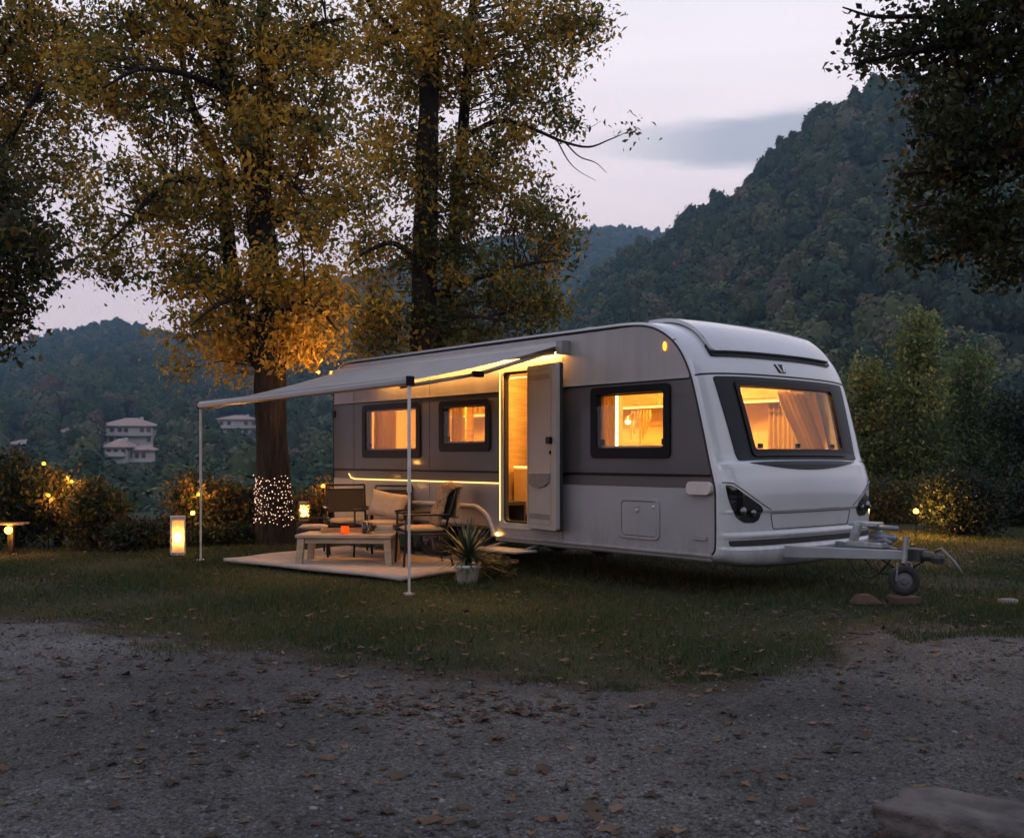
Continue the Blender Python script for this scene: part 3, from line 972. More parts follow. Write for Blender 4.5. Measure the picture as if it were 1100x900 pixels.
def shell_grid(name, k0, k1, vlist, m, hole=None, extra_k=(), nk=None):
    ks = sorted(set([k0, k1] + [float(k) for k in PK if k0 < k < k1] + [k for k in extra_k if k0 < k < k1]))
    bm = bmesh.new()
    grid = [[bm.verts.new(shell(v, k)) for v in vlist] for k in ks]
    for i in range(len(ks) - 1):
        for j in range(len(vlist) - 1):
            kc, vc = (ks[i] + ks[i + 1]) / 2, (vlist[j] + vlist[j + 1]) / 2
            if hole and hole(kc, vc): continue
            bm.faces.new((grid[i][j], grid[i][j + 1], grid[i + 1][j + 1], grid[i + 1][j]))
    for v in [v for v in bm.verts if not v.link_faces]: bm.verts.remove(v)
    return link(name, bm, m, CAR, smooth=True)


HV0, HV1, HZ0, HZ1 = 0.46, 2.02, 1.29, 1.96
K_ROOF = float(np.interp(1.0, PT[:np.argmax(PT > 1.6)], PK[:np.argmax(PT > 1.6)]))
_vl = sorted(set(vs_cos(40) + [HV0, HV1]))
fr = shell_grid('front_shell', 0.0, K_ROOF, _vl, WHITE, hole=lambda k, v: HV0 < v < HV1 and k_of_z(HZ0) < k < k_of_z(HZ1),
                extra_k=[k_of_z(z) for z in (HZ0, HZ1, 0.47, 0.485, 0.55, 0.565, 0.595, 0.61, 0.775, 0.79, 0.80, 1.17, 1.205, 1.22, 1.235)])
shell_grid('roof', K_ROOF, PK[-1], vs_cos(28), WHITE)


def chains(z0, z1, inset):
    """outline of the side between two heights, following the front and rear edges"""
    i_top = int(np.argmax(PT > 3.0))
    def part(T, Z):
        T = np.asarray(T); Z = np.asarray(Z)
        o = np.argsort(Z, kind='stable'); T, Z = T[o], Z[o]
        zz = [z0] + [z for z in Z if z0 + 1e-3 < z < z1 - 1e-3] + [z1]
        return [(float(np.interp(z, Z, T)), z) for z in zz]
    top = min(z1, 2.585)
    fr_ = [(t, z) for t, z in part(PT[:i_top], PZ[:i_top])]
    re_ = [(t, z) for t, z in part(PT[i_top:], PZ[i_top:])]
    pts = [(CL - (t + inset), min(z, 2.585)) for t, z in fr_] + [(CL - (t - inset), min(z, 2.585)) for t, z in re_[::-1]]
    out = []
    for p in pts:
        if not out or (abs(p[0] - out[-1][0]) + abs(p[1] - out[-1][1])) > 2e-3: out.append(p)
    return out


def side(x, y, off): return (x, off, y)              # off > 0 is inward, < 0 stands proud of the side


def flip(pts): return list(pts)


def T2(t0, t1): return CL - t1, CL - t0


WINDOWS = [(0.53, 1.61, 1.29, 2.01), (3.28, 4.28, 1.365, 1.985), (4.69, 6.06, 1.29, 2.0)]
win_holes = [rrect(*(T2(t0 + .03, t1 - .03)[0], z0 + .03, T2(t0 + .03, t1 - .03)[1], z1 - .03), 0.05) for t0, t1, z0, z1 in WINDOWS]
D_T0, D_T1, D_Z0, D_Z1 = 2.53, 3.06, 0.53, 2.29
door_hole = lambda z0, z1: [(CL - D_T1, z0), (CL - D_T0, z0), (CL - D_T0, z1), (CL - D_T1, z1)]


def side_panel(z0, z1, m, label, off0=0.0, holes=(), door=True, inset=0.008, thick=0.03):
    o = chains(z0, z1, inset)
    if door and z0 < D_Z1 and z1 > D_Z0:
        # cut at the door: two separate outlines in one fill
        a = [p for p in o]
        bm = None
        left = clip_poly(o, CL - D_T1, keep_less=True); right = clip_poly(o, CL - D_T0, keep_less=False)
        polys = [left, right]
        if z1 > D_Z1 + 0.01: polys.append([(CL - D_T1, D_Z1), (CL - D_T0, D_Z1), (CL - D_T0, min(z1, 2.585)), (CL - D_T1, min(z1, 2.585))])
        if z0 < D_Z0 - 0.01: polys.append([(CL - D_T1, z0), (CL - D_T0, z0), (CL - D_T0, D_Z0), (CL - D_T1, D_Z0)])
        bm = bmesh.new()
        for p in polys:
            hs = [h for h in holes if min(q[0] for q in p) < h[0][0] < max(q[0] for q in p)]
            b = solid2d(p, hs, side, off0, off0 + thick)
            me = bpy.data.meshes.new('t'); b.to_mesh(me); b.free(); bm.from_mesh(me); bpy.data.meshes.remove(me)
    else:
        bm = solid2d(o, holes, side, off0, off0 + thick)
    ob = link('side_panel', bm, m, CAR)
    if label: ob['label'] = label
    return ob


def clip_poly(poly, x, keep_less=True):
    out = []
    n = len(poly)
    ins = (lambda p: p[0] <= x) if keep_less else (lambda p: p[0] >= x)
    for i in range(n):
        a, b = poly[i], poly[(i + 1) % n]
        if ins(a): out.append(a)
        if ins(a) != ins(b):
            f = (x - a[0]) / (b[0] - a[0]); out.append((x, a[1] + f * (b[1] - a[1])))
    return out


# wheel arch: cut out of the lower panel
AR0, AR1, ARZ = 3.22, 5.20, 0.72
arch = [(CL - AR1, 0.30), (CL - AR1, 0.46), (CL - AR1 + 0.10, 0.61), (CL - AR1 + 0.26, 0.695), (CL - AR1 + 0.45, ARZ), (CL - AR0 - 0.45, ARZ), (CL - AR0 - 0.26, 0.695), (CL - AR0 - 0.10, 0.61), (CL - AR0, 0.46), (CL - AR0, 0.30)]


def lower_outline():
    o = chains(0.40, 1.01, 0.008)
    # front chain is first (ascending z, large u), then rear chain down; insert the arch along the bottom edge
    return o + [(CL - AR1, 0.40)] + arch[1:-1] + [(CL - AR0, 0.40)]


side_panel(2.062, 2.60, SILVER, 'pale pearl grey upper side panel')
side_panel(1.143, 2.040, DARK, 'dark grey window band', holes=win_holes)
side_panel(1.012, 1.118, STRIPE, 'brown grey stripe below the window band', off0=0.006)
lo = lower_outline()
_lp = [clip_poly(lo, CL - D_T1, True), clip_poly(lo, CL - D_T0, False), [(CL - D_T1, 0.40), (CL - D_T0, 0.40), (CL - D_T0, D_Z0), (CL - D_T1, D_Z0)]]
bm = bmesh.new()
for p in _lp:
    b = solid2d(p, [], side, 0.0, 0.03)
    me = bpy.data.meshes.new('t'); b.to_mesh(me); b.free(); bm.from_mesh(me); bpy.data.meshes.remove(me)
link('side_panel', bm, LOWER, CAR)['label'] = 'pale grey lower side panel with wheel arch'
# far side
bm = solid2d(chains(0.40, 2.60, 0.008), [], side, CW - 0.03, CW)
link('side_panel', bm, SILVER, CAR)['label'] = 'plain far side panel'


def strip(name, t0, t1, z0, z1, m, v0=-0.012, v1=0.03, bev=0.003, cut_door=True):
    bm = bmesh.new()
    segs = [(t0, t1)] if not cut_door or t1 <= D_T0 or t0 >= D_T1 else [(t0, D_T0 - 0.02), (D_T1 + 0.03, t1)]
    for a, b in segs:
        if b > a: box(bm, CL - b, CL - a, v0, v1, z0, z1)
    return link(name, bm, m, CAR, bevel=bev)


strip('trim_strip', 0.30, 6.835, 2.041, 2.061, SILVER, -0.010)
strip('trim_strip', 0.31, 6.835, 2.030, 2.0405, BLACK, -0.008)
strip('trim_strip', 0.05, 6.84, 1.119, 1.142, BLACK, -0.008)
# body edge: rubber joint and the white piping beside it
def edge_tube(name, r, m, dv, k0=0.0, k1=None):
    bm = bmesh.new()
    ks = [k for k in PK if k0 <= k <= (k1 or PK[-1])]
    tube(bm, [shell(0, k, 0.004) + Vector((0, dv, 0)) for k in ks], r, 8)
    return link(name, bm, m, CAR, smooth=True)


edge_tube('edge_trim', 0.011, RUBBER, 0.004)
bm = bmesh.new()
tube(bm, [shell(CW, k, 0.004) for k in PK], 0.012, 8)
link('edge_trim', bm, RUBBER, CAR, smooth=True)
# roof rail, a rounded pale edge along the top of the side
bm = bmesh.new()
ks = [k for k in PK if float(np.interp(k, PK, PT)) > 0.5 and k < PK[-1] - 2.0]
tube(bm, [shell(0, k, 0.016) + Vector((0, 0.022, 0)) for k in ks], 0.024, 8)
link('roof_rail', bm, ALU, CAR, smooth=True)
# skirt below the side
SKIRT = mat('grey_skirt', (0.22, 0.215, 0.215), 0.5)
for a, b in ((0.05, AR0 - 0.02), (AR1 + 0.02, 6.80)):
    bm = bmesh.new(); box(bm, CL - b, CL - a, 0.008, 0.05, 0.345, 0.398)
    link('skirt', bm, SKIRT, CAR, bevel=0.006)
bm = bmesh.new()
box(bm, CL - AR0 + 0.02, CL - 0.03, -0.016, 0.02, 0.385, 0.412)
link('skirt_lip', bm, LOWER, CAR, bevel=0.006)
# arch lip
bm = bmesh.new()
pts = [(u, -0.012, z) for u, z in catmull([(CL - AR1, 0.40)] + arch[1:-1] + [(CL - AR0, 0.40)], 5)]
tube(bm, pts, 0.034, 8)
link('wheel_arch', bm, LOWER, CAR, smooth=True)
# underbody
bm = bmesh.new()
box(bm, 0.1, CL - AR1 - 0.02, 0.06, CW - 0.06, 0.36, 0.47)
box(bm, CL - AR0 + 0.02, CL - 0.15, 0.06, CW - 0.06, 0.36, 0.47)
box(bm, CL - AR1 - 0.02, CL - AR0 + 0.02, 0.45, CW - 0.45, 0.36, 0.47)
box(bm, CL - AR1 - 0.02, CL - AR0 + 0.02, 0.03, 0.45, 0.74, 0.78)
box(bm, CL - AR1 - 0.02, CL - AR0 + 0.02, 0.44, 0.46, 0.36, 0.78)
link('underbody', bm, RUBBER, CAR)
bm = bmesh.new()
for v in (0.55, CW - 0.55): box(bm, 0.3, CL + 0.0, v - 0.04, v + 0.04, 0.27, 0.365)
for t in (3.76, 4.62):
    tube(bm, [(CL - t, 0.2, 0.31), (CL - t, CW - 0.2, 0.31)], 0.045, 10)
for t, v in ((0.7, 0.45), (0.7, CW - 0.45), (6.3, 0.45), (6.3, CW - 0.45)):     # corner steadies, wound up
    tube(bm, [(CL - t, v, 0.33), (CL - t - 0.45, v, 0.29)], 0.02, 6)
link('chassis', bm, GALV, CAR)

# ---- front cap details
NV = vs_cos(26)
NZ = [0.45 + 0.06 * i for i in range(28)]


def front_patch(name, poly, m, off1, holes=(), off0=-0.01, parent=None, bev=0.0, smooth=False):
    xs = [v for v in [i * 0.07 for i in range(36)] if min(p[0] for p in poly) < v < max(p[0] for p in poly)]
    ys = [z for z in NZ if min(p[1] for p in poly) < z < max(p[1] for p in poly)]
    bm = solid2d(poly, holes, front, off0, off1, xs, ys)
    return link(name, bm, m, parent or CAR, bevel=bev, smooth=smooth)


def rpoly(pts, r=0.03, n=4):
    """round the corners of a polygon"""
    out = []
    m = len(pts)
    for i in range(m):
        p = Vector(pts[i]); a = Vector(pts[i - 1]); b = Vector(pts[(i + 1) % m])
        da = (a - p); db = (b - p)
        k = min(r, da.length * 0.45, db.length * 0.45)
        s, e = p + da.normalized() * k, p + db.normalized() * k
        for j in range(n + 1):
            t = j / n
            q = s * (1 - t) ** 2 + p * 2 * t * (1 - t) + e * t * t
            out.append((q.x, q.y))
    return out


win_outer = rpoly([(0.47, 1.265), (2.01, 1.265), (2.05, 1.985), (0.43, 1.985)], 0.05)
win_inner = rpoly([(0.52, 1.335), (1.96, 1.335), (2.0, 1.935), (0.48, 1.935)], 0.035)
win_mid = rpoly([(0.485, 1.275), (1.995, 1.275), (2.035, 1.975), (0.445, 1.975)], 0.045)
front_patch('front_mask', rpoly([(0.27, 1.236), (2.21, 1.236), (2.285, 2.025), (0.195, 2.025)], 0.03), MASKM, 0.012, [win_mid], off0=-0.004)
fw = front_patch('front_window', win_outer, BLACK, 0.028, [win_inner], off0=-0.03)
front_patch('pane', rpoly([(0.515, 1.33), (1.965, 1.33), (2.005, 1.94), (0.475, 1.94)], 0.035), GLASSF, 0.012, [], off0=0.006, parent=fw)
# catches at the foot of the front window
for v in (0.62, 1.20, 1.80):
    bm = bmesh.new(); p = front(v, 1.36, 0.02); box(bm, p.x - 0.03, p.x - 0.01, p.y - 0.03, p.y + 0.03, p.z - 0.015, p.z + 0.03)
    link('latch', bm, BLACK, fw)
front_patch('front_trim', [(0.02, 2.045), (2.46, 2.045), (2.46, 2.058), (0.02, 2.058)], BLACK, 0.005, off0=-0.004)
cres = [(0.38, 1.205)] + [(2.10, 1.205)] + [(0.38 + 1.72 * (1 - s), 1.205 - 0.085 * math.sin(math.pi * s) ** 0.8) for s in [i / 16 for i in range(1, 16)]]
front_patch('nose_shelf', cres, MASKM, 0.010, off0=-0.01)


def seam(poly, w=0.006, name='panel_seam', m=None):
    c = Vector((sum(p[0] for p in poly) / len(poly), sum(p[1] for p in poly) / len(poly)))
    inner = []
    n = len(poly)
    for i in range(n):
        a, p, b = Vector(poly[i - 1]), Vector(poly[i]), Vector(poly[(i + 1) % n])
        t = (b - a).normalized(); nn = Vector((-t.y, t.x))
        if nn.dot(c - p) < 0: nn = -nn
        q = p + nn * w; inner.append((q.x, q.y))
    return front_patch(name, poly, m or RUBBER, 0.005, [inner], off0=-0.004)


seam(rpoly([(0.62, 0.625), (1.86, 0.625), (1.90, 0.775), (0.58, 0.775)], 0.03))
hl_l = [(0.05, 1.035), (0.12, 1.015), (0.25, 0.945), (0.41, 0.86), (0.445, 0.83), (0.45, 0.78), (0.42, 0.72), (0.36, 0.695), (0.24, 0.70), (0.16, 0.745), (0.10, 0.83), (0.065, 0.93)]
LENS = mat('clear_lamp_lens', (0.16, 0.17, 0.18), 0.1, metal=0.9, var=0.2, scale=60)
for mir in (False, True):
    pl = [(CW - a, b) for a, b in hl_l][::-1] if mir else hl_l
    h = front_patch('headlight', rpoly(pl, 0.02, 3), mat('lamp_black_gloss', (0.008, 0.008, 0.009), 0.08, var=0.2, coat=1.0), 0.008, off0=-0.02)
    for v, z, r in ((0.215, 0.80, 0.045), (0.345, 0.785, 0.042)):
        p = front(CW - v if mir else v, z, 0.008)
        bm = bmesh.new(); bmesh.ops.create_uvsphere(bm, u_segments=16, v_segments=10, radius=r, matrix=Matrix.Translation(p) @ Matrix.Diagonal((0.35, 1, 1, 1)))
        link('lens', bm, LENS, h, smooth=True)
    # crease line above the lamp
    arc = [(0.03, 1.055), (0.12, 1.04), (0.27, 0.965), (0.43, 0.88), (0.56, 0.815)]
    arc2 = [(a + 0.004, b - 0.008) for a, b in arc[::-1]]
    pp = arc + arc2
    front_patch('panel_seam', [(CW - a, b) for a, b in pp][::-1] if mir else pp, RUBBER, 0.005, off0=-0.004)
front_patch('air_vent', rpoly([(0.10, 0.493), (2.38, 0.493), (2.40, 0.542), (0.08, 0.542)], 0.02), mat('black_vent_slats', (0.02, 0.02, 0.022), 0.5, var=0.6, scale=40, stretch=(1, 1, 12), bump=0.4), 0.006, off0=-0.02)
# emblem: two slanted bars on a dark base
em = front_patch('emblem', [(1.19, 2.085), (1.30, 2.085), (1.325, 2.16), (1.165, 2.16)], MASKM, 0.008, off0=-0.01)
for poly in ([(1.175, 2.155), (1.205, 2.155), (1.243, 2.09), (1.225, 2.09)], [(1.285, 2.155), (1.318, 2.155), (1.285, 2.09), (1.262, 2.09)]):
    front_patch('emblem_bar', poly, ALU, 0.012, off0=0.0, parent=em)
# upright joints between the side sheets
for t in (2.05, 4.50, 6.30):
    for z0, z1 in ((0.42, 0.985), (1.15, 2.025), (2.07, 2.44)):
        if t == 4.50 and z0 < 1: z0 = 0.80
        bm = bmesh.new(); box(bm, CL - t - .0025, CL - t + .0025, -.0022, .01, z0, z1); link('panel_joint', bm, RUBBER, CAR)
# panoramic hump over the front of the roof, with its dark lip
def roof_patch(name, poly, m, o1, o0=-0.02, bev=0.0, smooth=False, taper=0.0, holes=()):
    ys = sorted(float(k) for k in PK[::2] if min(p[1] for p in poly) < k < max(p[1] for p in poly))
    xs = [i * 0.1 for i in range(25) if min(p[0] for p in poly) < i * 0.1 < max(p[0] for p in poly)]
    bm = solid2d(poly, holes, shell, o0, o1, xs, ys)
    return link(name, bm, m, CAR, bevel=bev, smooth=smooth)


ka, kb = k_of_z(2.235), K_ROOF + 0.30
roof_patch('skylight_lip', rpoly([(0.26, ka - 0.035), (2.22, ka - 0.035), (2.215, ka + 0.10), (0.265, ka + 0.10)], 0.04), MASKM, 0.020)
roof_patch('skylight', rpoly([(0.27, ka), (2.21, ka), (2.20, ka + 0.12), (2.06, kb - 0.05), (0.42, kb - 0.05), (0.28, ka + 0.12)], 0.06), mat('silver_skylight_cover', (0.40, 0.41, 0.44), 0.12, metal=0.3, var=0.05, coat=0.6, rvar=0.03), 0.05, 0.012, bev=0.012)
# marker lamps
def marker(u, v, z, m, r=0.022, sz=0.045):
    bm = bmesh.new()
    bmesh.ops.create_uvsphere(bm, u_segments=14, v_segments=8, radius=1, matrix=Matrix.Translation((u, v, z)) @ Matrix.Diagonal((r, 0.02, sz, 1)))
    return link('marker_lamp', bm, m, CAR, smooth=True)


marker(CL - 0.605, -0.004, 2.36, AMBER, 0.02, 0.045)
marker(CL - 3.12, -0.03, 0.425, emit('amber_step_lamp', (1.0, 0.45, 0.1), 14.0), 0.03, 0.018)
# rear roof lamp that lights the tree behind
bm = bmesh.new(); box(bm, -0.055, -0.005, -0.03, 0.03, 2.47, 2.52)
def rear_lamp_mat():
    m, nt, b, o = new_mat('rear_lamp_glow')
    e = nt.nodes.new('ShaderNodeEmission'); e.inputs[0].default_value = (1.0, 0.36, 0.04, 1); e.inputs[1].default_value = 5.0
    t = nt.nodes.new('ShaderNodeBsdfTransparent'); mx = nt.nodes.new('ShaderNodeMixShader')
    nt.links.new(e.outputs[0], mx.inputs[1]); nt.links.new(t.outputs[0], mx.inputs[2]); nt.links.new(mx.outputs[0], o.inputs[0])
    return m


rl = link('rear_roof_lamp', bm, rear_lamp_mat(), CAR)
_d = bpy.data.lights.new('rear_roof_bulb', 'POINT'); _d.energy = 75.0; _d.color = (1.0, 0.46, 0.12); _d.shadow_soft_size = 0.02
_o = bpy.data.objects.new('rear_roof_bulb', _d); _o.location = (-0.03, 0.0, 2.497); _o.parent = rl; COL.objects.link(_o)
# small roof vent
bm = bmesh.new(); lathe(bm, [(0.06, 0), (0.06, 0.04), (0.09, 0.045), (0.085, 0.07), (0, 0.08)], 16, Matrix.Translation((CL - 1.95, 0.35, 2.62)))
link('roof_vent', bm, WHITE, CAR, smooth=True)

# ---- side windows
LINER = mat('window_blind_cassette', (0.50, 0.42, 0.30), 0.5)
for i, (t0, t1, z0, z1) in enumerate(WINDOWS):
    u0, u1 = T2(t0, t1)
    outer = rrect(u0, z0, u1, z1, 0.055); inner = rrect(u0 + .085, z0 + .105, u1 - .085, z1 - .075, 0.03)
    w = link('window', solid2d(outer, [inner], side, -0.022, 0.05), BLACK, CAR, bevel=0.006)
    w['label'] = ('wide window nearest the front end', 'small window beside the door', 'rear window crossed by the awning pole')[i]
    link('pane', solid2d(rrect(u0 + .08, z0 + .10, u1 - .08, z1 - .07, 0.03), [], side, -0.012, -0.006), GLASS, w)
    bm = solid2d(rrect(u0 + .05, z0 + .06, u1 - .05, z1 - .05, 0.03), [rrect(u0 + .10, z0 + .125, u1 - .10, z1 - .09, 0.02)], side, 0.053, 0.075)
    link('blind_cassette', bm, LINER, w, bevel=0.004)
    for u in (u0 + 0.125, u1 - 0.125):
        bm = bmesh.new(); box(bm, u - 0.016, u + 0.016, 0.02, 0.05, z0 + 0.13, z0 + 0.19); link('latch', bm, BLACK, w)

# ---- door and its lit frame
FRAME = mat('cream_door_frame', (0.50, 0.46, 0.40), 0.35, var=0.05)
fo = rrect(CL - D_T1 - .045, D_Z0 - .03, CL - D_T0 + .02, D_Z1 + .04, 0.07)
fi = rrect(CL - D_T1 + .015, D_Z0 + .03, CL - D_T0 - .0, D_Z1 - .03, 0.06)
df = link('door_frame', solid2d(fo, [fi], side, -0.02, 0.06), FRAME, CAR, bevel=0.008)
go, gi_ = rrect(CL - D_T1 + .018, D_Z0 + .034, CL - D_T0 - .004, D_Z1 - .034, 0.055), rrect(CL - D_T1 + .04, D_Z0 + .055, CL - D_T0 - .02, D_Z1 - .055, 0.05)
link('door_seal', solid2d(go, [gi_], side, 0.005, 0.055), RUBBER, df)
bm = bmesh.new()
box(bm, CL - D_T1 - .028, CL - D_T1 - .018, -0.026, -0.021, D_Z0 + 0.05, D_Z1 - 0.03)
box(bm, CL - D_T0 - 0.03, CL - D_T0 - 0.02, 0.065, 0.075, 1.0, D_Z1 - 0.1)
box(bm, CL - D_T1 + 0.05, CL - D_T0 - 0.03, 0.065, 0.08, D_Z1 - 0.10, D_Z1 - 0.085)
link('frame_light', bm, emit('door_frame_led', (1.0, 0.58, 0.20), 2.6), df)
# leaf: hinged on the forward jamb, swung right round and not quite against the side
dw, dh = 0.585, D_Z1 - D_Z0
DM = Matrix.Translation((CL - D_T0 + 0.005, -0.045, D_Z0)) @ Matrix.Rotation(R(-9), 4, 'Z')


def leaf_xy(x, y, off): return DM @ Vector((x, -off, y))


DOORM = mat('door_inner_panel', (0.36, 0.335, 0.31), 0.42, var=0.05)
door = link('door', solid2d(rrect(0, 0, dw, dh, 0.03), [], leaf_xy, 0.0, 0.045), DOORM, CAR, bevel=0.006)
link('seal', solid2d(rrect(-0.006, -0.012, dw + 0.012, dh + 0.008, 0.035), [], leaf_xy, -0.028, -0.001), RUBBER, door)
SLOT = mat('door_recess', (0.20, 0.185, 0.17), 0.6)
link('slot', solid2d(rrect(0.05, dh - 0.155, dw - 0.13, dh - 0.105, 0.012), [], leaf_xy, 0.044, 0.048), SLOT, door)
link('slot', solid2d(rrect(0.05, 0.105, dw - 0.12, 0.165, 0.012), [], leaf_xy, 0.044, 0.048), SLOT, door)
link('pocket', solid2d([(0.04, 0.60), (dw - 0.12, 0.60), (dw - 0.125, 0.50), (dw - 0.22, 0.455), (0.25, 0.435), (0.12, 0.45), (0.045, 0.49)], [], leaf_xy, 0.044, 0.062), SLOT, door, bevel=0.008)
link('panel_line', solid2d(rrect(0.03, 0.05, dw - 0.10, dh - 0.05, 0.03), [rrect(0.036, 0.056, dw - 0.106, dh - 0.056, 0.028)], leaf_xy, 0.044, 0.047), SLOT, door)
link('handle', solid2d(rrect(dw - 0.15, 0.91, dw - 0.075, 0.985, 0.02), [], leaf_xy, 0.044, 0.085), BLACK, door, bevel=0.01)
link('lock', solid2d(rrect(dw - 0.12, 0.80, dw - 0.098, 0.84, 0.008), [], leaf_xy, 0.044, 0.058), BLACK, door)

# ---- lower side fittings
u0, u1 = T2(0.67, 1.205)
hp = link('service_hatch', solid2d(rrect(u0, 0.50, u1, 0.90, 0.06), [rrect(u0 + .028, .528, u1 - .028, .872, .045)], side, -0.016, 0.01), LOWER, CAR, bevel=0.005)
link('hatch_door', solid2d(rrect(u0 + .034, .534, u1 - .034, .866, .04), [], side, -0.010, 0.005), LOWER, hp, bevel=0.005)
link('hatch_seam', solid2d(rrect(u0 + .028, .528, u1 - .028, .872, .045), [rrect(u0 + .036, .536, u1 - .036, .864, .04)], side, -0.006, 0.005), RUBBER, hp)
bm = bmesh.new(); lathe(bm, [(0.02, 0), (0.02, 0.012), (0.0, 0.014)], 14, Matrix.Translation(((u0 + u1) / 2 - 0.02, -0.009, 0.78)) @ Matrix.Rotation(R(90), 4, 'X'))
box(bm, (u0 + u1) / 2 - 0.05, (u0 + u1) / 2 + 0.01, -0.018, -0.008, 0.815, 0.828)
link('hatch_lock', bm, ALU, hp)
bm = bmesh.new(); bmesh.ops.create_uvsphere(bm, u_segments=12, v_segments=8, radius=0.016, matrix=Matrix.Translation((u1 - 0.075, -0.01, 0.82)))
link('hatch_button', bm, WHITE, hp, smooth=True)
bm = solid2d(rrect(CL - 0.30, 0.955, CL - 0.015, 1.075, 0.05), [], side, -0.055, 0.0)
link('grab_handle', bm, mat('pale_plastic', (0.55, 0.50, 0.46), 0.3, var=0.04), CAR, bevel=0.022)
link('side_marker', solid2d(rrect(CL - 0.25, 0.535, CL - 0.09, 0.575, 0.018), [], side, -0.015, 0.0), LOWER, CAR, bevel=0.006)
bm = bmesh.new(); box(bm, -0.02, 0.06, -0.015, 0.0, 1.86, 1.96)
link('rear_catch', bm, BLACK, CAR, bevel=0.006)
# long light strip below the rear stripe, with its end kicked up
bm = bmesh.new()
tube(bm, [(CL - 6.42, -0.010, 1.075), (CL - 6.36, -0.011, 1.02), (CL - 6.25, -0.012, 1.004), (CL - D_T1 - 0.06, -0.012, 1.004)], 0.006, 6)
link('light_strip', bm, LED, CAR)

# ---- wheels (two axles)
TYRE = mat('tyre_rubber', (0.014, 0.014, 0.015), 0.75, var=0.3, scale=30, bump=0.3)
RIMM = mat('alloy_rim', (0.20, 0.20, 0.21), 0.4, metal=0.7, var=0.15)


def wheel(t, v, parent=CAR, r=0.315, w=0.19, out=-1):
    M = Matrix.Translation((CL - t, v, r)) @ Matrix.Rotation(R(90 * -out), 4, 'X')
    root = bpy.data.objects.new('wheel', None); root.parent = parent; COL.objects.link(root)
    bm = bmesh.new()
    lathe(bm, [(0.19, -w / 2), (0.28, -w / 2), (0.305, -w / 2 + .02), (r, -w / 2 + .045), (r, w / 2 - .045), (0.305, w / 2 - .02), (0.28, w / 2), (0.19, w / 2)], 36, M, close=True)
    link('tyre', bm, TYRE, root, smooth=True)
    bm = bmesh.new()
    lathe(bm, [(0.17, -w / 2), (0.195, w / 2 - .01), (0.205, w / 2 - .002), (0.19, w / 2 - .004), (0.175, w / 2 - .03), (0.15, 0.0), (0, 0.0)], 30, M)
    for k in range(5):
        for d in (-6.5, 6.5):
            A = M @ Matrix.Rotation(R(72 * k + d), 4, 'Z')
            box(bm, 0.03, 0.185, -0.009, 0.009, w / 2 - 0.035, w / 2 - 0.008, A)
    lathe(bm, [(0.05, w / 2 - .03), (0.05, w / 2 - .004), (0.0, w / 2)], 16, M)
    link('rim', bm, RIMM, root)
    return root


for t in (3.76, 4.62):
    wheel(t, 0.20)
    wheel(t, CW - 0.20, out=1)

# ---- fold-out step under the door
bm = bmesh.new(); box(bm, CL - 3.18, CL - 2.42, -0.36, -0.03, 0.262, 0.290)
st = link('entry_step', bm, mat('step_tread', (0.36, 0.34, 0.33), 0.5, metal=0.3, var=0.1, scale=30, bump=0.3), CAR, bevel=0.012)
bm = bmesh.new()
for t in (2.5, 3.1): tube(bm, [(CL - t, -0.25, 0.27), (CL - t, 0.2, 0.36)], 0.016, 6)
link('step_arm', bm, GALV, st)

# ---- awning
aw = bpy.data.objects.new('awning', None); aw.parent = CAR; COL.objects.link(aw)
AWT0, AWT1 = 1.97, 6.72
bm = bmesh.new()
prof = [(0.0, 2.425), (-0.09, 2.43), (-0.11, 2.455), (-0.105, 2.495), (-0.08, 2.52), (0.0, 2.53)]
a = [bm.verts.new((CL - AWT1, y, z)) for y, z in prof]; b = [bm.verts.new((CL - AWT0, y, z)) for y, z in prof]
for i in range(len(prof)): bm.faces.new((a[i], a[(i + 1) % 6], b[(i + 1) % 6], b[i]))
bm.faces.new(a[::-1]); bm.faces.new(b)
link('cassette', bm, mat('awning_case', (0.44, 0.43, 0.42), 0.35, metal=0.4, var=0.05), aw, bevel=0.004)
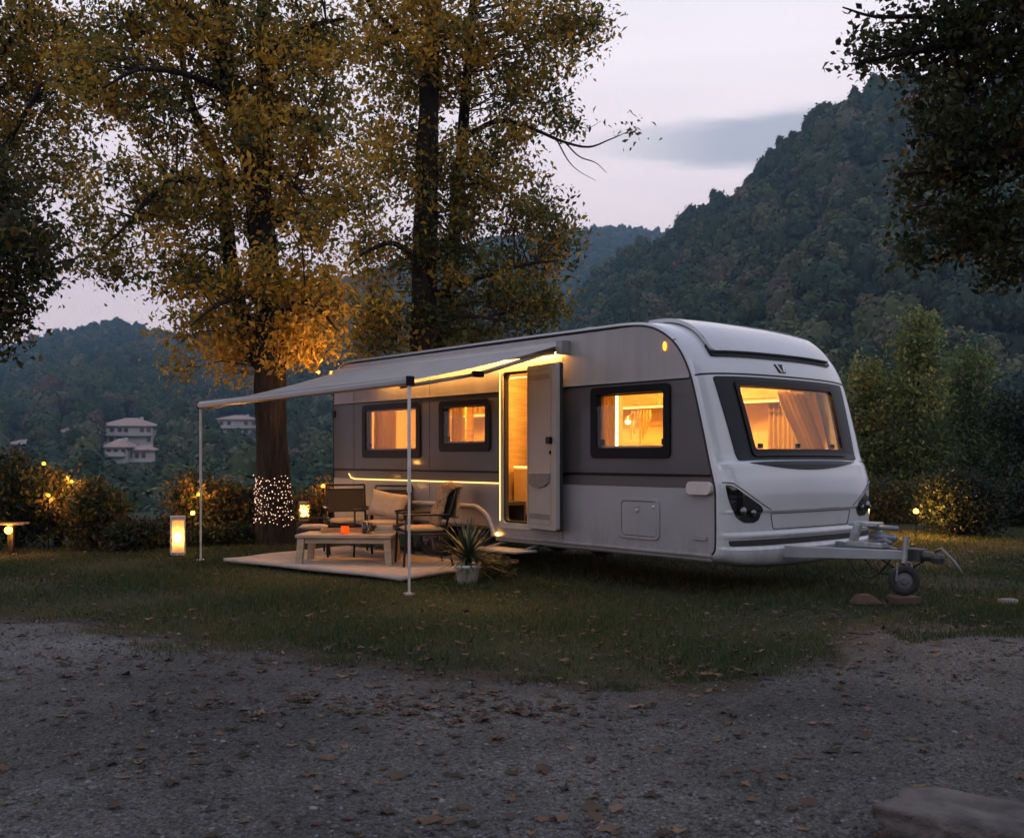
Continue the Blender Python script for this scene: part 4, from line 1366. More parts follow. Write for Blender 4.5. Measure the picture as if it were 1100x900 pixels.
# fabric: slopes down to the front rail, a little slack
P00, P01 = Vector((CL - 6.66, -0.10, 2.475)), Vector((CL - 2.02, -0.10, 2.475))
P10, P11 = Vector((CL - 6.42, -2.13, 1.955)), Vector((CL - 2.10, -1.95, 2.02))
bm = bmesh.new()
NA, NB = 24, 48
g = []
for i in range(NA + 1):
    s = i / NA; row = []
    for j in range(NB + 1):
        q = j / NB
        p = (P00.lerp(P01, q)).lerp(P10.lerp(P11, q), s)
        sag = 0.045 * math.sin(math.pi * s) * (0.6 + 0.4 * math.sin(math.pi * q)) + 0.004 * math.sin(q * 60) * math.sin(math.pi * s)
        row.append(bm.verts.new(p - Vector((0, 0, sag))))
    g.append(row)
for i in range(NA):
    for j in range(NB): bm.faces.new((g[i][j], g[i][j + 1], g[i + 1][j + 1], g[i + 1][j]))
def fabric_mat():
    m, nt, b, o = new_mat('awning_fabric')
    N, Lk = nt.nodes, nt.links
    tc = N.new('ShaderNodeTexCoord'); nz = N.new('ShaderNodeTexNoise'); nz.inputs['Scale'].default_value = 3; nz.inputs['Detail'].default_value = 8
    Lk.new(tc.outputs['Object'], nz.inputs['Vector'])
    rp = N.new('ShaderNodeValToRGB'); rp.color_ramp.elements[0].color = (0.29, 0.29, 0.295, 1); rp.color_ramp.elements[1].color = (0.39, 0.385, 0.385, 1)
    Lk.new(nz.outputs[0], rp.inputs[0]); Lk.new(rp.outputs[0], b.inputs['Base Color']); b.inputs['Roughness'].default_value = 0.7
    tr = N.new('ShaderNodeBsdfTranslucent'); Lk.new(rp.outputs[0], tr.inputs[0])
    mx = N.new('ShaderNodeMixShader'); mx.inputs[0].default_value = 0.12
    Lk.new(b.outputs[0], mx.inputs[1]); Lk.new(tr.outputs[0], mx.inputs[2]); Lk.new(mx.outputs[0], o.inputs[0])
    return m


fab = link('fabric', bm, fabric_mat(), aw, smooth=True)
bm = bmesh.new()
rp = [(0.04, 0.036), (-0.016, 0.043), (-0.045, 0.016), (-0.04, -0.03), (-0.008, -0.044), (0.036, -0.033)]
dirv = (P11 - P10).normalized()
e0, e1 = P10 - dirv * 0.05, P11 + dirv * 0.05
a = [bm.verts.new(e0 + Vector((0, y, z))) for y, z in rp]; b = [bm.verts.new(e1 + Vector((0, y, z))) for y, z in rp]
for i in range(6): bm.faces.new((a[i], a[(i + 1) % 6], b[(i + 1) % 6], b[i]))
bm.faces.new(a[::-1]); bm.faces.new(b)
link('front_rail', bm, mat('awning_rail', (0.40, 0.40, 0.41), 0.36, metal=0.5, var=0.06), aw, bevel=0.008)
for e in (e0, e1):
    bm = bmesh.new(); box(bm, e.x - 0.012, e.x + 0.012, e.y - 0.047, e.y + 0.042, e.z - 0.046, e.z + 0.045)
    link('rail_cap', bm, BLACK, aw, bevel=0.008)
for e, dx in ((e0, 0.02), (e1, -0.02)):
    bm = bmesh.new()
    tube(bm, [(e.x + dx, e.y, e.z - 0.05), (e.x + dx, e.y, 1.0)], 0.016, 10)
    tube(bm, [(e.x + dx, e.y, 1.0), (e.x + dx, e.y, 0.02)], 0.0125, 10)
    tube(bm, [(e.x + dx, e.y, 1.03), (e.x + dx, e.y, 0.97)], 0.021, 10)
    box(bm, e.x + dx - 0.05, e.x + dx + 0.05, e.y - 0.035, e.y + 0.035, 0.0, 0.02)
    link('pole', bm, mat('pole_aluminium', (0.62, 0.62, 0.64), 0.35, metal=0.5, var=0.08), aw)
for q in (0.0, 1.0):
    s, f_ = P00.lerp(P01, 0.02 if q == 0 else 0.985), P10.lerp(P11, 0.03 if q == 0 else 0.975)
    mid = s.lerp(f_, 0.52)
    bm = bmesh.new()
    tube(bm, [s - Vector((0, 0, .05)), mid - Vector((0, 0, .105))], 0.022, 8); tube(bm, [mid - Vector((0, 0, .105)), f_ - Vector((0, 0, .05))], 0.018, 8)
    ar = link('folding_arm', bm, ALU, aw, smooth=True)
    bm = bmesh.new(); box(bm, mid.x - .03, mid.x + .03, mid.y - .06, mid.y + .06, mid.z - .135, mid.z - .075)
    link('elbow', bm, BLACK, ar, bevel=0.008)
bm = bmesh.new(); box(bm, CL - 2.02, CL - 1.93, -0.13, 0.0, 2.38, 2.53)
link('end_bracket', bm, mat('bracket_grey', (0.25, 0.25, 0.26), 0.4, metal=0.3), aw, bevel=0.01)
# LED bar tucked under the cassette
bm = bmesh.new(); box(bm, CL - 5.6, CL - 2.1, -0.080, -0.060, 2.399, 2.409)
lb = link('awning_light', bm, emit('awning_led', (1.0, 0.42, 0.095), 180.0), aw)
bm = bmesh.new(); box(bm, CL - 5.65, CL - 2.06, -0.10, -0.002, 2.41, 2.424); box(bm, CL - 5.65, CL - 2.06, -0.112, -0.101, 2.38, 2.424)
link('light_housing', bm, ALU, lb)

# ---- drawbar, coupling, jockey wheel
MIDV = CW / 2
db = bpy.data.objects.new('drawbar', None); db.parent = CAR; COL.objects.link(db)
for s in (-1, 1):
    bm = bmesh.new()
    a0, a1 = Vector((CL - 0.35, MIDV + s * 0.62, 0.40)), Vector((CL + 1.22, MIDV + s * 0.045, 0.425))
    d = (a1 - a0).normalized(); n = Vector((-d.y, d.x, 0)).normalized()
    ring = lambda p, h: [bm.verts.new(p + n * x + Vector((0, 0, z))) for x, z in ((-.03, -h), (.03, -h), (.03, h), (-.03, h))]
    r0, r1 = ring(a0, 0.062), ring(a1, 0.04)
    for k in range(4): bm.faces.new((r0[k], r0[(k + 1) % 4], r1[(k + 1) % 4], r1[k]))
    bm.faces.new(r0[::-1]); bm.faces.new(r1)
    link('beam', bm, mat('white_coated_steel', (0.34, 0.36, 0.39), 0.38, metal=0.2, var=0.08), db, bevel=0.006)
bm = bmesh.new()
box(bm, CL + 1.12, CL + 1.34, MIDV - .075, MIDV + .075, 0.375, 0.485)
tube(bm, [(CL + 1.30, MIDV, 0.43), (CL + 1.46, MIDV, 0.42)], [0.05, 0.042], 12)
lathe(bm, [(0.0, 0.04), (0.05, 0.03), (0.058, 0.0), (0.05, -0.05), (0.04, -0.05)], 16, Matrix.Translation((CL + 1.47, MIDV, 0.415)))
link('coupling_head', bm, mat('dark_cast_steel', (0.06, 0.062, 0.066), 0.5, metal=0.5, var=0.2), db, bevel=0.006)
bm = bmesh.new()
tube(bm, [(CL + 1.44, MIDV, 0.47), (CL + 1.50, MIDV, 0.50), (CL + 1.62, MIDV - .01, 0.40), (CL + 1.70, MIDV - .02, 0.30)], [0.014, 0.014, 0.013, 0.012], 8)
link('coupling_handle', bm, mat('worn_grey_steel', (0.16, 0.17, 0.18), 0.45, metal=0.5, var=0.2), db, smooth=True)
# winch box, stabiliser lever and clamp standing on the drawbar
bm = bmesh.new()
WH2 = mat('white_enamel', (0.34, 0.36, 0.38), 0.3, var=0.25, scale=20)
box(bm, CL + 0.62, CL + 0.98, MIDV - .10, MIDV + .10, 0.47, 0.52)
tube(bm, [(CL + 0.66, MIDV - .05, 0.50), (CL + 0.70, MIDV - .06, 0.60), (CL + 0.72, MIDV - .05, 0.68)], [0.04, 0.045, 0.038], 12)
tube(bm, [(CL + 0.90, MIDV + .04, 0.48), (CL + 0.86, MIDV + .05, 0.67)], [0.03, 0.033], 10)
box(bm, CL + 0.62, CL + 0.90, MIDV - .07, MIDV + .09, 0.66, 0.70)
link('hitch_housing', bm, WH2, db, bevel=0.01)
bm = bmesh.new()
tube(bm, [(CL + 0.80, MIDV, 0.66), (CL + 1.10, MIDV - .03, 0.655)], 0.024, 10)
tube(bm, [(CL + 0.82, MIDV, 0.58), (CL + 1.08, MIDV - .03, 0.565)], 0.036, 10)
tube(bm, [(CL + 0.78, MIDV - .02, 0.50), (CL + 1.0, MIDV - .05, 0.55), (CL + 1.06, MIDV - .06, 0.52)], 0.022, 8)
link('handbrake_lever', bm, mat('grey_lever', (0.20, 0.22, 0.25), 0.35, metal=0.3, var=0.1), db, bevel=0.0, smooth=True)
bm = bmesh.new()
for k in range(3):
    pts = [(CL + 0.55 + 0.3 * k * .5 + 0.5 * s, MIDV - .02 + .03 * k, 0.40 - (0.22 - .05 * k) * math.sin(math.pi * s)) for s in [i / 10 for i in range(11)]]
    tube(bm, pts, 0.008, 6)
link('breakaway_cable', bm, RUBBER, db, smooth=True)
JU = CL + 1.24
jw = bpy.data.objects.new('jockey_wheel', None); jw.parent = db; COL.objects.link(jw)
JM = Matrix.Translation((JU, MIDV - 0.16, 0.075 + 0.135)) @ Matrix.Rotation(R(35), 4, 'Z') @ Matrix.Rotation(R(90), 4, 'X')
bm = bmesh.new()
lathe(bm, [(0.07, -.035), (0.12, -.035), (0.135, -.02), (0.135, .02), (0.12, .035), (0.07, .035)], 24, JM, close=True)
j1 = link('tyre', bm, TYRE, db, smooth=True)
bm = bmesh.new(); lathe(bm, [(0, -.03), (0.072, -.03), (0.076, .03), (0.04, .034), (0.03, .045), (0, .045)], 20, JM)
j2 = link('rim', bm, mat('dull_wheel_hub', (0.12, 0.125, 0.13), 0.5, metal=0.4, var=0.2), db)
bm = bmesh.new()
tube(bm, [(JU, MIDV - .16, 0.36), (JU, MIDV - .12, 0.60)], 0.025, 10)
tube(bm, [(JU, MIDV - .16, 0.37), (JU + .03, MIDV - .10, 0.36), (JU + .04, MIDV - .09, 0.21)], 0.014, 6)
tube(bm, [(JU - .03, MIDV - .21, 0.36), (JU - .04, MIDV - .22, 0.21)], 0.014, 6)
j3 = link('jockey_tube', bm, GALV, db)
bpy.data.objects.remove(jw)

# ---- interior
def liner(x, y, off): return (x, off, y)


bm = bmesh.new()
lin = [(0.08, 0.47), (CL - 0.35, 0.47), (CL - 0.38, 1.3), (CL - 0.62, 2.2), (CL - 0.95, 2.42), (0.08, 2.42)]
holes = [rrect(CL - t1 + .045, z0 + .055, CL - t0 - .045, z1 - .045, 0.03) for t0, t1, z0, z1 in WINDOWS] + [rrect(CL - D_T1 + .03, D_Z0 + .0, CL - D_T0 - .01, D_Z1 - .03, 0.03)]
b = solid2d(lin, holes, liner, 0.056, 0.062)
link('wall_lining', b, CREAM, CAR)['label'] = 'cream wall lining on the door side'
bm = solid2d(lin, [], liner, 2.40, 2.415); box(bm, 0.07, 0.079, 0.06, 2.42, 0.47, 2.45)
link('wall_lining', bm, CREAM, CAR)['label'] = 'cream lining of far wall and rear wall'
bm = bmesh.new(); box(bm, 0.08, CL - 0.75, 0.056, 2.42, 2.425, 2.44)
link('ceiling', bm, mat('ceiling_board', (0.62, 0.56, 0.46), 0.6), CAR)
bm = bmesh.new(); box(bm, 0.08, CL - 0.10, 0.056, 2.42, 0.471, 0.50)
link('floor', bm, FLOORM, CAR)
# furniture along the far wall
bm = bmesh.new(); box(bm, 0.3, CL - 2.6, 1.85, 2.39, 0.505, 1.36)
cb = link('kitchen_cabinet', bm, WOOD, CAR, bevel=0.008)
bm = bmesh.new(); box(bm, 0.28, CL - 2.58, 1.80, 2.395, 1.362, 1.40)
link('worktop', bm, CREAM, cb, bevel=0.006)
bm = bmesh.new()
for k in range(7):
    t = 2.62 + 0.56 * k; box(bm, CL - t - 0.54, CL - t - 0.02, 1.835, 1.849, 0.55, 1.33)
link('cabinet_door', bm, CREAM, cb, bevel=0.005)
bm = bmesh.new(); box(bm, 0.1, CL - 0.62, 2.02, 2.39, 1.93, 2.24)
lk = link('overhead_locker', bm, CREAM, CAR, bevel=0.01)
bm = bmesh.new(); box(bm, 0.1, CL - 0.62, 1.995, 2.012, 1.905, 1.925)
link('locker_light', bm, LED, lk)
bm = bmesh.new()
for k in range(9): box(bm, CL - 1.25 - 0.62 * k, CL - 0.66 - 0.62 * k, 2.003, 2.019, 1.95, 2.22)
link('locker_door', bm, WOOD, lk, bevel=0.005)
# wardrobe forward of the door with a lit edge
bm = bmesh.new(); box(bm, CL - 2.44, CL - 1.86, 0.07, 0.72, 0.505, 2.42)
wr = link('wardrobe', bm, CREAM, CAR, bevel=0.01)
bm = bmesh.new(); box(bm, CL - 1.857, CL - 1.845, 0.60, 0.625, 0.9, 2.2)
link('wardrobe_light', bm, emit('wardrobe_led', (1, 0.66, 0.3), 9.0), wr)
bm = bmesh.new(); box(bm, CL - 1.858, CL - 1.85, 0.12, 0.55, 0.6, 2.38)
link('wardrobe_door', bm, WOOD, wr, bevel=0.004)
# front lounge
for v0, v1, bv in ((0.10, 0.68, 0.12), (1.80, 2.38, 2.26)):
    bm = bmesh.new(); box(bm, CL - 1.75, CL - 0.30, v0, v1, 0.505, 0.93)
    s = link('lounge_bench', bm, SEATF, CAR, bevel=0.04)
    bm = bmesh.new(); box(bm, CL - 1.72, CL - 0.40, bv, bv + 0.12, 0.94, 1.36)
    link('backrest', bm, SEATF, s, bevel=0.05)
bm = bmesh.new(); box(bm, CL - 0.32, CL - 0.16, 0.5, 1.98, 0.505, 1.25)
link('front_chest', bm, WOOD, CAR, bevel=0.01)
# rear wall: bedroom bulkhead with a dark mirror strip
bm = bmesh.new(); box(bm, 1.55, 1.60, 1.15, 2.39, 0.505, 2.42)
bk = link('bulkhead', bm, WOOD, CAR, bevel=0.006)
bm = bmesh.new(); box(bm, 1.605, 1.62, 1.25, 1.62, 0.9, 2.1)
link('mirror', bm, mat('mirror_glass', (0.8, 0.8, 0.8), 0.04, metal=1.0, var=0.02), bk)
# inside the doorway: kitchen end block with lit edge, a pleated blind, a door mat step
bm = bmesh.new(); box(bm, CL - 3.62, CL - 3.02, 0.62, 1.22, 0.60, 1.17)
kb_ = link('kitchen_block', bm, CREAM, CAR, bevel=0.02)
bm = bmesh.new(); box(bm, CL - 3.60, CL - 3.03, 0.612, 0.622, 1.175, 1.19)
link('block_light', bm, LED, kb_)
bm = bmesh.new(); box(bm, CL - 3.62, CL - 3.02, 0.60, 1.24, 0.505, 0.60)
link('plinth', bm, DKCURT, kb_)
bm = bmesh.new()
for k in range(26):
    box(bm, CL - 3.42 + 0.008 * (k % 2), CL - 3.30, 0.90 + 0.008 * k, 0.906 + 0.008 * k, 1.20, 2.25)
link('pleated_blind', bm, DKCURT, CAR)
bm = bmesh.new(); box(bm, CL - 3.75, CL - 3.68, 0.45, 1.1, 0.505, 2.42)
link('door_partition', bm, WOOD, CAR, bevel=0.006)


def curtain(u0, u1, v, z0, z1, m, waves=7, amp=0.022, gather=0.0):
    bm = bmesh.new(); n = 60; rows = []
    for zi in range(7):
        f = zi / 6
        row = []
        for i in range(n + 1):
            q = i / n
            w = amp * math.sin(q * waves * 2 * math.pi + 0.4 * math.sin(q * 9) + 0.5 * f) * (0.7 + 0.3 * math.sin(q * 5 + 2))
            uu = u0 + (u1 - u0) * (q * (1 - gather * math.sin(math.pi * f)))
            row.append(bm.verts.new((uu, v + w, z0 + (z1 - z0) * f)))
        rows.append(row)
    for a, b in zip(rows, rows[1:]):
        for i in range(n): bm.faces.new((a[i], a[i + 1], b[i + 1], b[i]))
    o = link('curtain', bm, m, CAR, smooth=True)
    md = o.modifiers.new('thick', 'SOLIDIFY'); md.thickness = 0.004
    return o


def sheer_mat():
    m, nt, b, o = new_mat('sheer_curtain')
    N, Lk = nt.nodes, nt.links
    b.inputs['Base Color'].default_value = (0.58, 0.46, 0.24, 1); b.inputs['Roughness'].default_value = 0.8
    tr = N.new('ShaderNodeBsdfTranslucent'); tr.inputs[0].default_value = (0.64, 0.50, 0.25, 1)
    mx = N.new('ShaderNodeMixShader'); mx.inputs[0].default_value = 0.55
    Lk.new(b.outputs[0], mx.inputs[1]); Lk.new(tr.outputs[0], mx.inputs[2]); Lk.new(mx.outputs[0], o.inputs[0])
    return m


SHEER = sheer_mat()
curtain(CL - 6.0, CL - 5.45, 0.13, 1.28, 2.02, SHEER, 6)
curtain(CL - 4.98, CL - 4.72, 0.13, 1.28, 2.02, SHEER, 4)
curtain(CL - 4.22, CL - 3.98, 0.13, 1.30, 2.0, SHEER, 4)
curtain(CL - 3.56, CL - 3.34, 0.13, 1.30, 2.0, SHEER, 4)
curtain(CL - 1.58, CL - 1.40, 0.12, 1.25, 2.03, SHEER, 3)
curtain(CL - 1.05, CL - 0.52, 2.20, 1.05, 1.90, SHEER, 9, 0.035)
curtain(CL - 2.55, CL - 1.9, 2.30, 1.05, 1.90, CURT, 9)
# lamps: the ceiling discs that light the rooms
for t, v, rr in ((0.95, 1.25, 0.085), (2.1, 1.35, 0.075), (3.15, 0.45, 0.05), (3.9, 1.1, 0.085), (5.4, 0.9, 0.085)):
    bm = bmesh.new(); lathe(bm, [(0, 0), (rr, 0), (rr, 0.012), (0, 0.012)], 20, Matrix.Translation((CL - t, v, 2.405)))
    link('ceiling_lamp', bm, LAMP, CAR)
# reading lamp and hanging bits seen through the wide window
bm = bmesh.new(); tube(bm, [(CL - 2.9, 1.98, 1.86), (CL - 2.88, 1.86, 1.80)], .01, 6); lathe(bm, [(.012, 0), (.035, -.06), (.03, -.06), (0, -.01)], 12, Matrix.Translation((CL - 2.88, 1.85, 1.81)))
tl = link('reading_lamp', bm, ALU, CAR)
bm = bmesh.new(); bmesh.ops.create_uvsphere(bm, u_segments=10, v_segments=8, radius=.032, matrix=Matrix.Translation((CL - 2.88, 1.85, 1.74))); link('bulb', bm, emit('reading_bulb', (1.0, .62, .22), 40.0), tl, smooth=True)
bm = bmesh.new()
for k in range(7): tube(bm, [(CL - 2.62 - .05 * k, 1.97, 1.88), (CL - 2.60 - .055 * k, 1.95, 1.78 - .05 * (k % 3)), (CL - 2.63 - .05 * k, 1.96, 1.66 - .07 * (k % 4))], [.012, .02, .006], 6)
link('hanging_utensils', bm, WOOD, CAR)


def curtain_across(u, v0, v1, z0, z1, m, waves, amp=.03):
    bm = bmesh.new(); n = 70; rows = []
    for zi in range(9):
        f = zi / 8; row = []
        for i in range(n + 1):
            q = i / n; w = amp * math.sin(q * waves * 6.283 + .6 * math.sin(q * 7) + f * .8) * (.6 + .4 * math.sin(q * 5 + 2 + f))
            row.append(bm.verts.new((u + w - (1.95 - (z0 + (z1 - z0) * f)) * -.0 - .32 * f, v0 + (v1 - v0) * (q + .05 * math.sin(6 * f) * (1 - q)), z0 + (z1 - z0) * f)))
        rows.append(row)
    for a, b in zip(rows, rows[1:]):
        for i in range(n): bm.faces.new((a[i], a[i + 1], b[i + 1], b[i]))
    o = link('curtain', bm, m, CAR, smooth=True); md = o.modifiers.new('thick', 'SOLIDIFY'); md.thickness = .004


curtain_across(CL - .20, 1.62, 2.08, 1.27, 2.0, SHEER, 6)
curtain_across(CL - .20, .40, .62, 1.27, 2.0, SHEER, 4, .02)


# ------------------------------------------------------------------ trees and shrubs
BARK = mat('furrowed_bark', (0.026, 0.020, 0.016), 0.95, var=0.6, scale=14, bump=1.0, bscale=26, bdist=0.12, stretch=(1, 1, 0.16), spec=0.2)
AUTUMN = leaf_mat('autumn_leaves', [(0, (0.045, 0.058, 0.018)), (0.3, (0.115, 0.128, 0.036)), (0.5, (0.27, 0.205, 0.042)), (0.78, (0.56, 0.32, 0.038)), (1.0, (0.66, 0.42, 0.06))], 0.5, 0.52)
OLIVE = leaf_mat('olive_leaves', [(0, (0.020, 0.027, 0.011)), (0.35, (0.052, 0.062, 0.020)), (0.65, (0.115, 0.088, 0.027)), (1.0, (0.30, 0.17, 0.03))], 0.5, 0.45)
DEEP = leaf_mat('dark_green_leaves', [(0, (0.009, 0.015, 0.008)), (0.5, (0.020, 0.030, 0.012)), (0.85, (0.045, 0.052, 0.018)), (1.0, (0.14, 0.10, 0.03))], 0.5, 0.35)
FRESH = leaf_mat('pale_green_leaves', [(0, (0.036, 0.058, 0.022)), (0.5, (0.095, 0.130, 0.040)), (0.85, (0.20, 0.235, 0.068)), (1.0, (0.32, 0.28, 0.09))], 0.5, 0.40)


def cat3(P, Rr, n=5):
    P = [Vector(p) for p in P]
    E = [P[0] * 2 - P[1]] + P + [P[-1] * 2 - P[-2]]
    out, rad = [], []
    for i in range(1, len(E) - 2):
        p0, p1, p2, p3 = E[i - 1:i + 3]
        for k in range(n):
            t = k / n
            out.append(0.5 * ((2 * p1) + (p2 - p0) * t + (2 * p0 - 5 * p1 + 4 * p2 - p3) * t * t + (3 * p1 - p0 - 3 * p2 + p3) * t ** 3))
            rad.append(Rr[i - 1] * (1 - t) + Rr[i] * t)
    out.append(P[-1]); rad.append(Rr[-1])
    return out, rad


def sample_blobs(rng, blobs, n):
    w = np.array([b[3] * b[4] * b[6] for b in blobs], float); w /= w.sum()
    k = rng.choice(len(blobs), n, p=w)
    B = np.array([b[:6] for b in blobs], float)[k]
    p = rng.normal(size=(n, 3)); p /= np.linalg.norm(p, axis=1)[:, None]
    p *= (rng.random(n) ** 0.45)[:, None]
    q = B[:, 0] + p[:, 0] * B[:, 3]; y = B[:, 1] + p[:, 1] * B[:, 4]
    d0 = B[:, 2]
    d = d0 + p[:, 2] * B[:, 5]
    X = (q - 550) / 1120 * d0; Z = 1.3 + (491 - y) / 1120 * d0
    return np.stack([X, d, Z], 1), np.array([b[7] for b in blobs])[k]


def plant_tree(kind, label, cat, base, limbs, blobs, m, seed, n_cl, per, cl_r, leaf, group=None, twig=0.5, sides=12, bark=None, crown='crown', aspect=0.5, droop=0.5, flat=0.75, wood='trunk', rough=0.12, bare=()):
    """trunk and limbs drawn through the given points, a crown of leaf clusters hung on twigs from them"""
    rng = np.random.default_rng(seed); rnd = random.Random(seed)
    base = Vector(base)
    root = empty(kind, base)
    tag(root, label, cat, group)
    bm = bmesh.new(); lp = []
    for li, limb in enumerate(limbs):
        P = [at(a, b, c) - base for a, b, c, r in limb]; Rr = [x[3] for x in limb]
        P, Rr = cat3(P, Rr, 6)
        rg = tube(bm, P, Rr, sides * (3 if Rr[0] > .2 else 1))
        for ring, pc, r in zip(rg, P, Rr):
            for v in ring:
                dd = v.co - pc
                v.co = pc + dd * (1 + rough * mnoise.noise(Vector((v.co.x * 4, v.co.y * 4, v.co.z * 1.3)) + Vector((seed, 0, 0))) + (rough * .8 * mnoise.noise(Vector((v.co.x * 22, v.co.y * 22, v.co.z * 2.2))) if r > .12 else 0))
        if li not in bare: lp += [p for p, r in zip(P, Rr) if r > .028] or list(P)
    LP = np.array([p[:] for p in lp])
    C, gold = sample_blobs(rng, blobs, n_cl)
    C = C - np.array(base[:])
    for i in range(n_cl):
        if rng.random() > twig: continue
        c = C[i]
        dist = np.linalg.norm(LP - c, axis=1) + np.where(LP[:, 2] > c[2] + 0.1, 1.5, 0)
        j = int(np.argmin(dist)); s = Vector(LP[j]); e = Vector(c)
        if (e - s).length > 2.3 or (e - s).length < 0.15: continue
        mid = s.lerp(e, 0.5) + Vector((rng.normal() * .12, rng.normal() * .12, 0.10 * (e - s).length))
        l = (e - s).length
        tube(bm, [s, s.lerp(mid, .55), mid, mid.lerp(e, .5) + Vector((0, 0, .02)), e], [0.006 + 0.006 * l, 0.005 + 0.005 * l, 0.004 + 0.004 * l, 0.004, 0.003], 5, cap=False)
        for _ in range(2):
            o = e + Vector(rng.normal(size=3)) * cl_r * 0.8
            tube(bm, [mid.lerp(e, .6), o.lerp(e, .4), o], [0.005, 0.004, 0.002], 4, cap=False)
    link(wood, bm, bark or BARK, root, smooth=True)
    k = np.repeat(np.arange(n_cl), rng.integers(int(per * 0.5), int(per * 1.5) + 1, n_cl))
    off = rng.normal(size=(len(k), 3)) * cl_r * np.array([1, 1, flat])
    P = C[k] + off
    ct = rng.normal(0, 0.16, n_cl)
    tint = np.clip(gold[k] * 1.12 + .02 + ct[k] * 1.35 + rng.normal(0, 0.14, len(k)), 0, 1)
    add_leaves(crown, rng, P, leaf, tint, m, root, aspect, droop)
    return root


D1 = 15.5
tree1_limbs = [
    [(299, 592, D1, .36), (297, 575, D1, .29), (295, 540, D1, .255), (293, 490, D1, .235), (291, 430, D1, .225), (290, 370, D1, .22), (288, 320, D1, .215), (281, 250, D1, .20), (275, 195, D1, .18), (262, 150, D1, .145), (248, 95, D1, .125), (240, 50, D1, .11), (236, 0, D1, .10), (228, -130, D1 - .3, .06), (225, -260, D1 - .3, .02)],
    [(279, 225, D1 + .05, .15), (282, 185, D1 + .1, .14), (285, 130, D1 + .2, .125), (282, 70, D1 + .3, .11), (283, 10, D1 + .3, .10), (300, -130, D1 + .5, .05), (305, -250, D1 + .5, .02)],
    [(287, 400, D1 + .1, .15), (270, 368, D1 + .3, .13), (252, 310, D1 + .5, .12), (242, 235, D1 + .7, .11), (238, 180, D1 + .9, .09), (205, 110, D1 + 1, .06), (190, 20, D1 + 1, .03)],
    [(270, 200, D1, .07), (232, 196, D1 - .3, .055), (190, 193, D1 - .6, .045), (160, 213, D1 - .8, .035), (135, 243, D1 - .9, .025), (108, 268, D1 - 1, .01)],
    [(288, 140, D1, .06), (316, 122, D1 - .3, .045), (338, 132, D1 - .5, .035), (352, 160, D1 - .6, .015)],
    [(284, 185, D1, .06), (312, 196, D1 - .4, .04), (330, 215, D1 - .6, .03), (350, 240, D1 - .7, .012)],
    [(290, 330, D1, .06), (262, 318, D1 - .6, .04), (230, 330, D1 - 1, .03), (205, 350, D1 - 1.2, .012)],
    [(291, 345, D1, .06), (320, 325, D1 - .4, .04), (345, 335, D1 - .5, .025), (362, 355, D1 - .6, .01)],
    [(250, 100, D1, .06), (200, 80, D1 - .8, .045), (150, 75, D1 - 1.2, .03), (110, 95, D1 - 1.4, .012)],
    [(246, 85, D1, .05), (215, 30, D1 - .8, .04), (170, -20, D1 - 1, .02)],
    [(284, 60, D1, .05), (330, 30, D1 - .4, .04), (370, 20, D1 - .5, .02)],
]
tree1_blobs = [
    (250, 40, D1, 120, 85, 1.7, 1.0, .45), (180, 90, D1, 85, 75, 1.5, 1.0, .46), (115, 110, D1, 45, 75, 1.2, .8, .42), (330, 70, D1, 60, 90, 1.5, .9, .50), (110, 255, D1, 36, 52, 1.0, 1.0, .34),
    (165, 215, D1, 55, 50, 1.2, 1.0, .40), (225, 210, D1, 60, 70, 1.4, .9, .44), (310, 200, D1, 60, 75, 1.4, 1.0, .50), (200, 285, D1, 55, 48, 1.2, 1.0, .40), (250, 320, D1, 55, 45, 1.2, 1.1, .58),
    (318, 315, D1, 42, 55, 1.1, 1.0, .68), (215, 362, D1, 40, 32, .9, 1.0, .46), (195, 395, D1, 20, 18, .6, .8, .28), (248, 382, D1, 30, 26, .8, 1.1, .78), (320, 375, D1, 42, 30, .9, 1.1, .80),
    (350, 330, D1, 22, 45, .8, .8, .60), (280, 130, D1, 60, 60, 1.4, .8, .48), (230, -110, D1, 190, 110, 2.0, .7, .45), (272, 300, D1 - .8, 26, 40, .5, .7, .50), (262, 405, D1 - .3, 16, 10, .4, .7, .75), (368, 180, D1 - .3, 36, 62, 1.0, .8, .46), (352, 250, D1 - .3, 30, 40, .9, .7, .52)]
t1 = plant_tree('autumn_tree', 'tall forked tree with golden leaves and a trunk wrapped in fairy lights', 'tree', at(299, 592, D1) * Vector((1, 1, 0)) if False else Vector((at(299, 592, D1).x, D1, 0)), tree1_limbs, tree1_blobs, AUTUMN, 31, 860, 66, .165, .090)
D2 = 18.6
